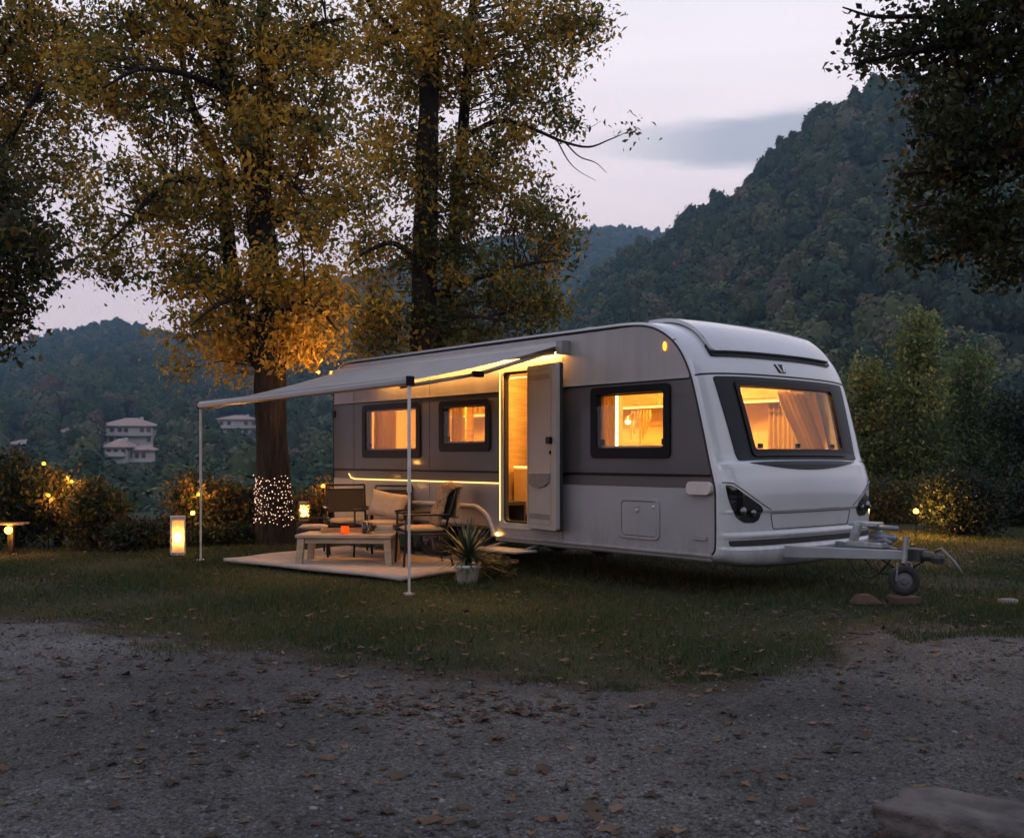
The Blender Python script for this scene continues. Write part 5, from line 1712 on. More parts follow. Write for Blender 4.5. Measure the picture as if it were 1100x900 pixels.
tree2_limbs = [
    [(455, 572, D2, .34), (455, 480, D2, .27), (455, 385, D2, .24), (456, 300, D2, .22), (458, 220, D2, .205), (460, 130, D2, .18), (463, 50, D2, .155), (466, 0, D2, .135), (470, -120, D2, .09), (470, -260, D2, .03)],
    [(462, 430, D2 + .2, .15), (474, 360, D2 + .4, .13), (486, 270, D2 + .5, .12), (494, 190, D2 + .6, .11), (499, 120, D2 + .6, .10), (505, 40, D2 + .6, .085), (512, -30, D2 + .6, .07), (525, -180, D2 + .6, .03)],
    [(462, 80, D2, .07), (430, 40, D2 - .3, .06), (400, 10, D2 - .5, .03), (380, -30, D2 - .6, .015)],
    [(496, 150, D2 + .5, .06), (535, 130, D2 + .1, .045), (575, 140, D2 - .2, .034), (604, 152, D2 - .4, .026), (632, 158, D2 - .5, .018), (655, 150, D2 - .5, .012), (676, 141, D2 - .5, .005)],
    [(606, 152, D2 - .4, .016), (622, 168, D2 - .4, .012), (640, 175, D2 - .4, .008), (652, 186, D2 - .4, .004)],
    [(590, 146, D2 - .3, .016), (610, 132, D2 - .3, .012), (630, 138, D2 - .3, .006), (646, 130, D2 - .3, .003)],
    [(598, 150, D2 - .3, .014), (610, 172, D2 - .3, .010), (622, 184, D2 - .3, .006), (640, 194, D2 - .3, .003)],
    [(456, 290, D2, .07), (425, 262, D2 - .5, .05), (395, 270, D2 - .8, .03), (375, 285, D2 - 1, .012)],
    [(458, 320, D2, .07), (510, 300, D2 - .4, .05), (560, 285, D2 - .8, .035), (600, 280, D2 - 1, .015)],
    [(456, 350, D2, .06), (500, 340, D2 - .8, .04), (545, 345, D2 - 1.2, .02)],
]
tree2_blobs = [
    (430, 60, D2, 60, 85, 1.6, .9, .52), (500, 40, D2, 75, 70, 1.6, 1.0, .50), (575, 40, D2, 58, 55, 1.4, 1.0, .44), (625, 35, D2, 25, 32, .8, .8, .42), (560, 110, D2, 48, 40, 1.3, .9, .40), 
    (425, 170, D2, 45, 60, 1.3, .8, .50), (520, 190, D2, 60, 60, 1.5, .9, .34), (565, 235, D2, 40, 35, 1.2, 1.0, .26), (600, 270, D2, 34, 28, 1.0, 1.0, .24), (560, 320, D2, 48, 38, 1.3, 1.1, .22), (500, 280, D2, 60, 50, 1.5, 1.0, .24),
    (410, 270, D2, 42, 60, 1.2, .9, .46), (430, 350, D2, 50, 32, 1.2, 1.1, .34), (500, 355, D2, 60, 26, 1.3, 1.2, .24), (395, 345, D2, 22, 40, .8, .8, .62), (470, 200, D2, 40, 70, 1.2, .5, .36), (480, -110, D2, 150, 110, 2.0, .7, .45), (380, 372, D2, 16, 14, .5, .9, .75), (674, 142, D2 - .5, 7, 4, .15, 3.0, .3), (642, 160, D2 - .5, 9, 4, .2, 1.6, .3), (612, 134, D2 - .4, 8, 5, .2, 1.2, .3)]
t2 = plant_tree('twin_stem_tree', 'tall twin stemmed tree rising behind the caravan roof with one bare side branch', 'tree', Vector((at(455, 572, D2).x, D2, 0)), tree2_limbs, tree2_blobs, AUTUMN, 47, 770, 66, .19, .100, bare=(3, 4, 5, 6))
# few leaves at the end of the bare branch
D3 = 17.5
plant_tree('golden_tree', 'russet leaved tree growing behind the hedge and the drooping dark branches', 'tree', Vector((at(-75, 580, D3).x, D3, -0.02)),
           [[(-75, 585, D3, .26), (-74, 450, D3, .22), (-66, 300, D3, .18), (-50, 150, D3, .14), (-40, 0, D3, .09), (-30, -150, D3, .03)], [(-66, 300, D3, .10), (-30, 220, D3 - .4, .07), (10, 150, D3 - .6, .05), (45, 90, D3 - .7, .02)], [(-50, 170, D3, .08), (0, 60, D3 - .4, .05), (40, 10, D3 - .6, .02)]],
           [(25, 70, D3, 80, 75, 1.6, 1.0, .42), (60, 160, D3, 45, 60, 1.3, 1.0, .40), (0, 170, D3, 50, 70, 1.4, 1.0, .34), (-50, 60, D3, 80, 120, 1.8, .8, .4), (75, 40, D3, 50, 55, 1.2, .9, .45), (30, -80, D3, 140, 80, 1.8, .6, .42), (20, 240, D3, 35, 30, .9, .8, .3)], AUTUMN, 53, 420, 62, .185, .095)
D4 = 10.5
plant_tree('dark_leaved_tree', 'dark leafy tree whose drooping branches hang in front of the russet tree', 'tree', Vector((at(-230, 630, D4).x, D4, 0)),
           [[(-230, 632, D4, .24), (-228, 450, D4, .2), (-215, 250, D4, .16), (-190, 50, D4, .11), (-170, -120, D4, .05)], [(-215, 260, D4, .10), (-130, 190, D4 - .2, .07), (-50, 190, D4 - .3, .05), (10, 230, D4 - .3, .03), (40, 270, D4 - .3, .01)], [(-218, 330, D4, .08), (-130, 280, D4, .05), (-40, 290, D4, .03), (10, 330, D4, .01)], [(-200, 120, D4, .08), (-100, 60, D4, .05), (-20, 60, D4, .02)]],
           [(-10, 200, D4, 42, 36, .7, 1.0, .26), (22, 258, D4, 34, 36, .6, 1.2, .24), (5, 310, D4, 36, 30, .6, 1.2, .22), (-20, 345, D4, 32, 28, .6, 1.0, .2), (42, 290, D4, 20, 20, .4, 1.0, .25), (-100, 200, D4, 90, 120, 1.2, .6, .3), (-130, 40, D4, 120, 100, 1.2, .5, .3), (2, 362, D4, 14, 14, .3, .8, .2)], OLIVE, 59, 300, 50, .14, .075)
D5 = 7.6
plant_tree('maple_tree', 'dark brownish green tree whose boughs hang over the lane and the hillside', 'tree', Vector((at(1290, 682, D5).x, D5, 0)),
           [[(1290, 685, D5, .26), (1286, 450, D5, .22), (1278, 250, D5, .19), (1262, 50, D5, .15), (1240, -150, D5, .08)],
            [(1276, 230, D5, .10), (1180, 180, D5 - .2, .07), (1090, 165, D5 - .3, .045), (1020, 180, D5 - .3, .025), (965, 188, D5 - .3, .008)],
            [(1268, 110, D5, .09), (1170, 60, D5 - .1, .06), (1060, 45, D5 - .2, .045), (980, 55, D5 - .2, .028), (925, 68, D5 - .2, .008)],
            [(1280, 300, D5, .09), (1190, 265, D5, .06), (1100, 250, D5, .04), (1030, 270, D5, .02), (980, 285, D5, .008)],
            [(1060, 45, D5 - .2, .03), (1000, 20, D5 - .2, .02), (940, 18, D5 - .2, .012), (905, 8, D5 - .2, .005)]],
           [(1010, 30, D5, 70, 32, .8, 1.0, .20), (1070, 70, D5, 60, 60, .9, 1.0, .18), (940, 22, D5, 34, 14, .4, .7, .24), (945, 66, D5, 36, 13, .4, .7, .26), (985, 105, D5, 26, 18, .5, .7, .24), (1000, 150, D5, 34, 22, .5, .9, .24), (985, 186, D5, 28, 11, .4, .8, .26),
            (1060, 165, D5, 60, 50, .8, 1.0, .18), (1010, 225, D5, 42, 26, .5, .9, .26), (1070, 245, D5, 52, 40, .7, 1.0, .2), (1000, 275, D5, 32, 18, .4, .9, .24), (1090, 285, D5, 34, 16, .4, .8, .2), (1180, 140, D5, 90, 130, 1.0, .6, .2), (1200, -40, D5, 160, 100, 1.2, .4, .2), (1060, -40, D5, 110, 40, .9, .6, .2)], OLIVE, 61, 440, 58, .088, .052, twig=0.85, aspect=0.62)

# young trees beyond the hitch
D6 = 24.0
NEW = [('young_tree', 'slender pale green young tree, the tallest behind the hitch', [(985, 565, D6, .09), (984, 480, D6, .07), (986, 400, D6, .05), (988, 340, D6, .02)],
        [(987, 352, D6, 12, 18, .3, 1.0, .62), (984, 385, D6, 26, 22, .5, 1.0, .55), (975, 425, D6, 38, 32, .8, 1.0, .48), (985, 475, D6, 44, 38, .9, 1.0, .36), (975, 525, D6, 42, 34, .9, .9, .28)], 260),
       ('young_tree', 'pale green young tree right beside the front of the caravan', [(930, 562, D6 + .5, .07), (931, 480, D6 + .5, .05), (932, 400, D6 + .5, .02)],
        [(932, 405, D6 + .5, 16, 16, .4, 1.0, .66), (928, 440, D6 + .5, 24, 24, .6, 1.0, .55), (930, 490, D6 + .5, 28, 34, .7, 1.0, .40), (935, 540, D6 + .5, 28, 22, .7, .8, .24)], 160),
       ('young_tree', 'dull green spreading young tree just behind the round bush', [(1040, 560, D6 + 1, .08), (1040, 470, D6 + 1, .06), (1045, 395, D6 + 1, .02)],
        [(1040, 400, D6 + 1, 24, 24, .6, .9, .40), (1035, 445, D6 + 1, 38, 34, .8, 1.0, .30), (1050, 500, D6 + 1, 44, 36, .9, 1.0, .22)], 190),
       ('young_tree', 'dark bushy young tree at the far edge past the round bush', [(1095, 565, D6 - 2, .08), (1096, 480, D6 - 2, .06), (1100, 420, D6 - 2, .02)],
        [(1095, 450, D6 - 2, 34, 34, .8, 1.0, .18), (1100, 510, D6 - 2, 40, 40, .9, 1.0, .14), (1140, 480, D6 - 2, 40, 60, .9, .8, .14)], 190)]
for i, (kind, label, limb, blobs, n) in enumerate(NEW):
    b0 = at(limb[0][0], limb[0][1], limb[0][2]); gz = float(hill_z(np.array([limb[0][0]]), np.array([limb[0][2]]))[0])
    limb = [(limb[0][0], 491 + 1120 * (1.3 - gz) / limb[0][2], limb[0][2], limb[0][3])] + limb[1:]
    plant_tree(kind, label, 'tree', Vector((b0.x, limb[0][2], gz)), [limb], blobs, FRESH if i < 3 else DEEP, 70 + i, n, 50, .20, .10, group='young trees beyond the hitch', sides=8)


def shrub(kind, label, px_, d, w, top, m, seed, gold=0.3, n=70, per=46, leaf=.075, cat='shrub', group=None, gz=0.0, cl=.12, depth=None):
    base = Vector(((px_ - 550) / 1120 * d, d, gz))
    yb = 491 + 1120 * (1.3 - gz) / d
    h = yb - top
    rw = (w * d / 1120) if depth is None else depth
    blobs = [(px_, top + h * .60, d, w, h * .36, rw, 1.0, gold), (px_ - w * .4, top + h * .42, d - .1, w * .5, h * .28, rw * .7, .8, gold + .05), (px_ + w * .4, top + h * .48, d, w * .5, h * .3, rw * .7, .8, gold), (px_, top + h * .28, d, w * .45, h * .26, rw * .6, .8, gold + .08)]
    limbs = []
    rnd = random.Random(seed)
    for k in range(5):
        a = px_ + rnd.uniform(-.15, .15) * w; e = px_ + rnd.uniform(-.7, .7) * w; dd = d + rnd.uniform(-.3, .3) * rw
        limbs.append([(a, yb + 2, d, .022), ((a * .7 + e * .3), yb - h * .3, (d + dd) / 2, .018), (e, top + h * .35, dd, .008)])
    return plant_tree(kind, label, cat, base, limbs, blobs, m, seed, n, per, cl, leaf, group=group, sides=6, crown='foliage', wood='stems', twig=0.3)


G_H = 'shrubs along the edge of the pitch'
HEDGE = [(-30, 14.4, 40, 476, DEEP, .30, 'broad dark shrub standing behind the lit shelf lamp'), (18, 14.9, 34, 482, DEEP, .32, 'dark shrub reaching up beside the glowing flower lamps'), (62, 15.2, 30, 500, OLIVE, .42, 'dark shrub with yellowish leaf tips lit by small lamps'),
         (102, 14.8, 26, 512, OLIVE, .30, 'loose thin stemmed shrub at the open end of the hedge'), (210, 15.9, 26, 505, OLIVE, .44, 'olive shrub with a small lamp glowing inside it, behind the lantern'), (243, 16.1, 26, 514, OLIVE, .46, 'yellow tinged shrub between the lantern and the big trunk'),
         (268, 16.3, 18, 528, OLIVE, .34, 'small shrub pressed against the big trunk'), (334, 16.6, 16, 530, OLIVE, .40, 'narrow shrub just behind the small wall lantern'), (352, 16.4, 14, 516, OLIVE, .55, 'lit yellowish shrub at the rear corner of the caravan')]
for i, (p, d, w, top, m, g, lab) in enumerate(HEDGE):
    shrub('shrub', lab, p, d, w, top, m, 100 + i, g, n=int(50 + w * 2.2), group=G_H)
LOWP = [(132, 14.4, 18, 566, 'low dark plant in the gap of the hedge, near the thin shrub'), (158, 14.6, 18, 562, 'low dark plant in the gap of the hedge, close to the white lantern'), (178, 15.2, 14, 560, 'small dark plant right behind the white lantern'), (225, 15.3, 14, 570, 'low plant in front of the block wall by the lantern'), (252, 15.5, 12, 568, 'low plant in front of the block wall by the trunk')]
for i, (p, d, w, top, lab) in enumerate(LOWP):
    shrub('low_plant', lab, p, d, w, top, DEEP, 130 + i, .3, n=45, per=36, leaf=.07, cat='plant', group='low plants below the hedge', cl=.09)
shrub('round_bush', 'dense dark rounded bush with a lamp lighting its side', 1032, 17.2, 40, 503, DEEP, 150, .08, n=460, per=66, leaf=.055, cat='bush', cl=.12)
# scrub on the falling ground behind the pitch
for i, (p, d, w, top, lab) in enumerate([(905, 21.0, 30, 515, 'low scrub bush between the caravan front and the young trees'), (965, 21.0, 26, 520, 'low olive scrub bush behind the winch housing'), (1080, 20.5, 30, 525, 'low olive scrub bush behind the round bush'), (1120, 19.5, 34, 500, 'dark tall scrub bush at the pitch edge past the round bush')]):
    shrub('scrub_bush', lab, p, d, w, top, OLIVE if i < 3 else DEEP, 160 + i, .18, n=120, per=46, leaf=.09, cat='bush', group='scrub bushes behind the hitch', cl=.2)

# ------------------------------------------------------------------ houses on the far slope
HWALL = mat('pale_render', (0.34, 0.32, 0.31), 0.85, var=0.15, scale=0.4)
HROOF = mat('clay_roof_tiles', (0.26, 0.19, 0.165), 0.85, var=0.25, scale=1.2)
HWIN = mat('dark_window', (0.03, 0.032, 0.036), 0.3, var=0.3)


def find_d(px_, py_, lo=140, hi=900):
    ds = np.linspace(lo, hi, 800)
    yy = 491 - (hill_z(np.full(800, px_), ds) - 1.3) / ds * 1120
    k = np.where(yy <= py_)[0]
    return float(ds[k[0]]) if len(k) else 300.0


def house(label, px0, px1, py_base, py_eave, py_top, depth_m, floors, cols, seed, annex=None, rz=0.12):
    pc = (px0 + px1) / 2
    d = find_d(pc, py_base)
    w = (px1 - px0) / 1120 * d; h = (py_base - py_eave) / 1120 * d; rh = (py_eave - py_top) / 1120 * d
    z = 1.3 + (491 - py_base) / 1120 * d
    root = empty('house', ((pc - 550) / 1120 * d, d, z), rz)
    tag(root, label, 'house', 'houses on the far hillside')
    units = [(-w / 2, w / 2, 0, depth_m, h, rh)]
    if annex: units.append((annex[0] * w, annex[1] * w, -annex[2], depth_m * .6, h * annex[3], rh * .8))
    bw, br, n = bmesh.new(), bmesh.new(), 0
    for x0, x1, y0, y1, hh, r in units:
        box(bw, x0, x1, y0, y1, -14, hh)
        o = 0.7
        e = [br.verts.new(p) for p in ((x0 - o, y0 - o, hh), (x1 + o, y0 - o, hh), (x1 + o, y1 + o, hh), (x0 - o, y1 + o, hh))]
        e2 = [br.verts.new(v.co + Vector((0, 0, .25))) for v in e]
        dy = (y1 - y0) / 2; k = min((x1 - x0) * .38, dy)
        rg = [br.verts.new(((x0 + k), y0 + dy, hh + .25 + r)), br.verts.new(((x1 - k), y0 + dy, hh + .25 + r))]
        br.faces.new(e[::-1])
        for i in range(4): br.faces.new((e[i], e[(i + 1) % 4], e2[(i + 1) % 4], e2[i]))
        br.faces.new((e2[0], e2[1], rg[1], rg[0])); br.faces.new((e2[2], e2[3], rg[0], rg[1])); br.faces.new((e2[1], e2[2], rg[1])); br.faces.new((e2[3], e2[0], rg[0]))
    link('wall', bw, HWALL, root)
    rf = link('roof', br, HROOF, root)
    bm = bmesh.new(); box(bm, w * .18, w * .18 + .8, depth_m * .4, depth_m * .4 + .8, h, h + rh + .5); link('chimney', bm, HWALL, rf)
    rnd = random.Random(seed)
    for x0, x1, y0, y1, hh, r in units:
        fl = floors if hh == h else max(1, floors - 1); cl = max(2, int(cols * (x1 - x0) / w))
        for f in range(fl):
            for c in range(cl):
                if rnd.random() < .12: continue
                cx = x0 + (x1 - x0) * (c + .5) / cl + rnd.uniform(-.15, .15); cz = hh * (f + .55) / fl
                ww = min(.55, (x1 - x0) / cl * .28); wh = min(.75, hh / fl * .27)
                bm = bmesh.new(); box(bm, cx - ww, cx + ww, y0 - .06, y0 + .1, cz - wh, cz + wh)
                link('window', bm, HWIN, root)
        bm = bmesh.new(); box(bm, x0 + .4, x1 - .4, y0 - 1.1, y0 - .02, hh / fl * (fl - 1) - .18, hh / fl * (fl - 1)); box(bm, x0 + .4, x1 - .4, y0 - 1.1, y0 - 1.04, hh / fl * (fl - 1), hh / fl * (fl - 1) + .8)
        link('balcony', bm, HWALL, root)
    return root


house('biggest pale house with a long hipped roof, highest of the pair on the slope', 109, 163, 477, 458, 449, 11, 2, 7, 1)
house('pale two storey house with pyramid roof just below the biggest house', 113, 136, 498, 481, 472, 9, 2, 3, 2)
house('long low pale house joined beside the pyramid roofed house', 136, 166, 496, 484, 479, 8, 1, 4, 3)
house('pale wide house half hidden by the big trunk', 234, 276, 468, 451, 446, 10, 2, 5, 4)
house('small dim house standing alone just above the tops of the dark hedge shrubs', 8, 29, 486, 478, 473, 8, 1, 3, 5)
house('tiny house of which mostly the roof shows among the trees', 62, 77, 470, 465, 460, 8, 1, 2, 6)

# ------------------------------------------------------------------ low wall and garden lamps
rnd = random.Random(4)
wl = empty('low_wall', (-5.4, 16.25, 0), 0.0)
tag(wl, 'low wall of rough brown blocks below the shrubs and the tree', 'wall')
bm = bmesh.new(); x = 0.0
while x < 2.7:
    w = rnd.uniform(.26, .40)
    for k in range(1):
        h = rnd.uniform(.28, .34)
        vs = box(bm, x, x + w - .02, -.13 + rnd.uniform(-.02, .02), .13, 0, h)
    x += w
bmesh.ops.subdivide_edges(bm, edges=bm.edges[:], cuts=2, use_grid_fill=True)
for v in bm.verts: v.co += Vector((mnoise.noise(v.co * 7), mnoise.noise(v.co * 7 + Vector((9, 0, 0))), mnoise.noise(v.co * 7 + Vector((0, 9, 0))))) * .02
link('blocks', bm, mat('brown_stone', (0.12, 0.075, 0.05), 0.9, var=0.4, scale=7, bump=.6, bscale=30), wl, smooth=False)


def glow_mat(name, col, s, base=(0.6, 0.5, 0.4)):
    m, nt, b, o = new_mat(name)
    b.inputs['Base Color'].default_value = rgba(base); b.inputs['Roughness'].default_value = .4
    b.inputs['Emission Color'].default_value = rgba(col); b.inputs['Emission Strength'].default_value = s
    return m


def shell_glow(name, col, s, clear=.5):
    m, nt, b, o = new_mat(name)
    N, Lk = nt.nodes, nt.links
    e = N.new('ShaderNodeEmission'); e.inputs[0].default_value = rgba(col); e.inputs[1].default_value = s
    t = N.new('ShaderNodeBsdfTransparent'); mx = N.new('ShaderNodeMixShader'); mx.inputs[0].default_value = clear
    Lk.new(e.outputs[0], mx.inputs[1]); Lk.new(t.outputs[0], mx.inputs[2]); Lk.new(mx.outputs[0], o.inputs[0])
    return m


def bulb_light(parent, loc, watts, col=(1.0, 0.42, 0.08), r=.03):
    d = bpy.data.lights.new('bulb_light', 'POINT'); d.energy = watts; d.color = col; d.shadow_soft_size = r
    o = bpy.data.objects.new('bulb_light', d); o.location = loc; o.parent = parent; COL.objects.link(o)


PAPER = None
def paper_mat():
    m, nt, b, o = new_mat('lantern_paper')
    N, Lk = nt.nodes, nt.links
    b.inputs['Base Color'].default_value = (0.7, 0.66, 0.6, 1); b.inputs['Roughness'].default_value = .6
    tr = N.new('ShaderNodeBsdfTranslucent'); tr.inputs[0].default_value = (0.85, 0.72, 0.52, 1)
    t2_ = N.new('ShaderNodeBsdfTransparent')
    mx = N.new('ShaderNodeMixShader'); mx.inputs[0].default_value = .6
    m2 = N.new('ShaderNodeMixShader'); m2.inputs[0].default_value = .15
    Lk.new(b.outputs[0], mx.inputs[1]); Lk.new(tr.outputs[0], mx.inputs[2]); Lk.new(mx.outputs[0], m2.inputs[1]); Lk.new(t2_.outputs[0], m2.inputs[2]); Lk.new(m2.outputs[0], o.inputs[0])
    return m


PAPER = paper_mat()
FLAME = emit('candle_flame', (1.0, 0.46, 0.09), 75.0)
BULB = shell_glow('garden_bulb', (1.0, 0.50, 0.05), 14.0)
WAX = mat('candle_wax', (0.7, 0.6, 0.45), .5)
CHF_L = mat('dark_wire', (.03, .028, .026), .5, metal=.4)
LWOOD = mat('pale_lantern_wood', (0.5, 0.44, 0.38), .6, var=.15)


def lantern(label, loc, w, h, rz, flame=.03, mflame=None):
    root = empty('lantern', loc, rz); tag(root, label, 'lantern')
    bm = bmesh.new(); box(bm, -w / 2, w / 2, -w / 2, w / 2, 0, .05 * h + .02); box(bm, -w / 2, w / 2, -w / 2, w / 2, h - .05, h)
    for sx in (-1, 1):
        for sy in (-1, 1): box(bm, sx * w / 2 - (.018 if sx > 0 else 0), sx * w / 2 + (.018 if sx < 0 else 0), sy * w / 2 - (.018 if sy > 0 else 0), sy * w / 2 + (.018 if sy < 0 else 0), .05 * h + .021, h - .051)
    link('frame', bm, LWOOD, root, bevel=.004)
    bm = bmesh.new(); k = w / 2 - .012
    for a in range(4):
        M = Matrix.Rotation(R(90 * a), 4, 'Z'); vs = [bm.verts.new(M @ Vector(p)) for p in ((-k + .008, -k, .05 * h + .022), (k - .008, -k, .05 * h + .022), (k - .008, -k, h - .052), (-k + .008, -k, h - .052))]; bm.faces.new(vs)
    link('paper_pane', bm, PAPER, root)
    bm = bmesh.new(); lathe(bm, [(0, .05 * h + .02), (.035, .05 * h + .02), (.035, h * .32), (0, h * .32)], 14); link('candle', bm, WAX, root)
    bm = bmesh.new(); bmesh.ops.create_uvsphere(bm, u_segments=10, v_segments=8, radius=flame, matrix=Matrix.Translation((0, 0, h * .32 + flame * 1.6)) @ Matrix.Diagonal((1, 1, 1.6, 1)))
    link('flame', bm, mflame or FLAME, root, smooth=True)
    bm = bmesh.new(); tube(bm, [(w * .42 * math.cos(a), 0, h + w * .55 * math.sin(a)) for a in [math.pi * k / 10 for k in range(11)]], .005, 6); link('handle', bm, CHF_L, root, smooth=True)
    return root


lantern('white paper lantern standing on the lawn, the largest and nearest', (at(191, 596, 13.87).x, 13.87, 0), .19, .52, .35, .042)
lantern('small glowing lantern on the low wall beside the tree trunk', (at(327, 566, 16.25).x, 16.25, .31), .17, .30, .2, .035, emit('small_lantern_flame', (1.0, .48, .10), 170.0))


def globe_lamp(label, px_, py_, d, r, m, gz=0.0, watts=16.0):
    p = at(px_, py_, d); root = empty('garden_lamp', (p.x, d, gz)); tag(root, label, 'garden lamp', 'small garden lamps in the shrubs')
    bm = bmesh.new(); tube(bm, [(0, 0, 0), (0, 0, p.z - gz - r * .8)], .008, 6); lathe(bm, [(0, p.z - gz - r - .02), (r * .6, p.z - gz - r - .02), (r * .6, p.z - gz - r * .7), (0, p.z - gz - r * .7)], 10); link('stake', bm, BLACK, root)
    bm = bmesh.new(); bmesh.ops.create_uvsphere(bm, u_segments=12, v_segments=8, radius=r, matrix=Matrix.Translation((0, 0, p.z - gz))); link('globe', bm, m, root, smooth=True); bulb_light(root, (0, 0, p.z - gz), watts)
    return root


SOFT = shell_glow('soft_garden_bulb', (1.0, 0.42, 0.03), 6.0)
globe_lamp('small lamp glowing low in the olive shrub behind the lantern, the brighter lower one', 207, 551, 15.1, .032, BULB, watts=24.0)
globe_lamp('small lamp glowing high in the olive shrub behind the lantern', 213, 531, 15.5, .026, SOFT)
globe_lamp('small lamp glowing near the top of the dark hedge', 47, 498, 14.7, .026, SOFT)
globe_lamp('small lamp glowing halfway down the dark hedge', 52, 532, 14.6, .024, SOFT)
globe_lamp('small lamp glowing in the yellow tipped shrub of the hedge', 77, 517, 15.0, .024, SOFT)
globe_lamp('small lamp glowing in the shrub at the rear corner of the caravan', 347, 522, 16.2, .03, SOFT)
globe_lamp('bright orange lamp lighting the side of the round bush', 984, 549, 16.55, .042, shell_glow('bush_bulb', (1.0, .45, .04), 16.0), watts=420.0)
# shelf lamp on a post in front of the hedge
p = at(12, 566, 13.9); sl = empty('post_lamp', (p.x, 13.9, 0), .1); tag(sl, 'wooden post with a shelf board and a glowing bulb, in front of the dark hedge', 'lamp')
bm = bmesh.new(); box(bm, -.035, .035, -.035, .035, 0, .40); link('post', bm, BARK, sl)
bm = bmesh.new(); box(bm, -.16, .20, -.10, .10, .405, .43); link('shelf', bm, WOOD, sl, bevel=.004)
bm = bmesh.new(); bmesh.ops.create_uvsphere(bm, u_segments=12, v_segments=8, radius=.05, matrix=Matrix.Translation((0, -.10, .335))); link('bulb', bm, shell_glow('post_bulb', (1.0, .48, .05), 14.0), sl, smooth=True); bulb_light(sl, (0, -.10, .335), 26.0)

# fairy lights on the trunk
fl = empty('fairy_lights', (at(296, 560, D1).x, D1, 0)); tag(fl, 'string of tiny warm white lights wound round the big trunk', 'fairy lights')
bm = bmesh.new(); bmesh.ops.create_icosphere(bm, subdivisions=1, radius=.0075); bme = bpy.data.meshes.new('bulb'); bm.to_mesh(bme); bm.free(); bme.materials.append(emit('fairy_bulb', (1.0, .62, .44), 1.9))
rnd = random.Random(12); cord = []; n = 0
TR = tab([(0, .385), (.1, .325), (.3, .285), (.6, .255), (1.1, .245)]); TX = tab([(0, .03), (.3, .0), (.7, -.02), (1.1, -.045)])
for k in range(400):
    a = k / 400 * 2 * math.pi * 13; z = 1.02 - .68 * k / 400
    z2 = z + .06 * math.sin(a * 2.3 + k * .05)
    r = float(TR(z2)) + .015
    cord.append((float(TX(z2)) + r * math.cos(a), r * math.sin(a), z2))
ks = sorted(rnd.sample([k for k in range(400) if cord[k][1] < -.02], 100))
for k in ks:
    o = bpy.data.objects.new('bulb', bme); o.parent = fl; s = rnd.uniform(.7, 1.35); o.scale = (s, s, s)
    o.location = Vector(cord[k]) + Vector((rnd.uniform(-.02, .02), -.008, rnd.uniform(-.03, .03))); COL.objects.link(o)
bm = bmesh.new()
for k in rnd.sample([k for k in range(400) if cord[k][1] < -.02 and k not in ks], 75):
    bmesh.ops.create_icosphere(bm, subdivisions=1, radius=.0065, matrix=Matrix.Translation(Vector(cord[k]) + Vector((rnd.uniform(-.02, .02), -.008, rnd.uniform(-.03, .03)))))
tag(link('bulbs', bm, bme.materials[0], fl), kind='stuff')
bm = bmesh.new(); tube(bm, cord, .0035, 4); link('cord', bm, RUBBER, fl)

# ------------------------------------------------------------------ the sitting place under the awning
def rug_mat():
    return mat('cream_rug', (0.46, 0.385, 0.33), .95, var=.14, scale=9, bump=.5, bscale=160, spec=.1)


bm = bmesh.new()
n = 14; top = []; 
c4 = [Vector((x, y, 0)) for x, y in RUG]
g = [[bm.verts.new(c4[0].lerp(c4[1], i / n).lerp(c4[3].lerp(c4[2], i / n), j / n)) for i in range(n + 1)] for j in range(n + 1)]
for row in g:
    for v in row:
        v.co += Vector((.05 * mnoise.noise(v.co * 1.3), .05 * mnoise.noise(v.co * 1.3 + Vector((5, 5, 0))), .030 + .010 * mnoise.noise(v.co * 1.6 + Vector((0, 7, 0)))))
for j in range(n):
    for i in range(n): bm.faces.new((g[j][i], g[j][i + 1], g[j + 1][i + 1], g[j + 1][i]))
rug = link('rug', bm, rug_mat(), smooth=True)
md = rug.modifiers.new('thick', 'SOLIDIFY'); md.thickness = .04; md.offset = -1
tag(rug, 'large cream rug laid on the grass under the awning', 'rug')
RZ = .035
TWOOD = mat('pale_table_wood', (0.42, 0.32, 0.23), .55, var=.2, scale=5, stretch=(1, 8, 8), bump=.15)
tb = empty('coffee_table', (-1.92, 12.28, RZ), R(-4)); tag(tb, 'low pale wooden table standing on the rug', 'table')
bm = bmesh.new()
for k in range(6): box(bm, -.56, .56, -.31 + k * .104, -.31 + k * .104 + .098, .335, .372)
link('tabletop', bm, TWOOD, tb, bevel=.006)
for sx in (-1, 1):
    for sy in (-1, 1):
        bm = bmesh.new(); vs = box(bm, sx * .50 - .04, sx * .50 + .04, sy * .25 - .035, sy * .25 + .035, 0, .334)
        for v in vs[:4]: v.co.x += sx * .03
        link('leg', bm, TWOOD, tb, bevel=.006)
bm = bmesh.new(); box(bm, -.46, .46, -.265, -.24, .27, .333); box(bm, -.46, .46, .24, .265, .27, .333); link('apron', bm, TWOOD, tb, bevel=.004)

CHF = mat('dark_chair_frame', (0.022, 0.018, 0.016), .4, metal=.4, var=.2)
SLING = mat('dark_sling_fabric', (0.045, 0.038, 0.036), .8, var=.3, scale=60, bump=.3)
CUSH = mat('beige_cushion', (0.50, 0.40, 0.30), .9, var=.1, scale=20, bump=.25, bscale=120)


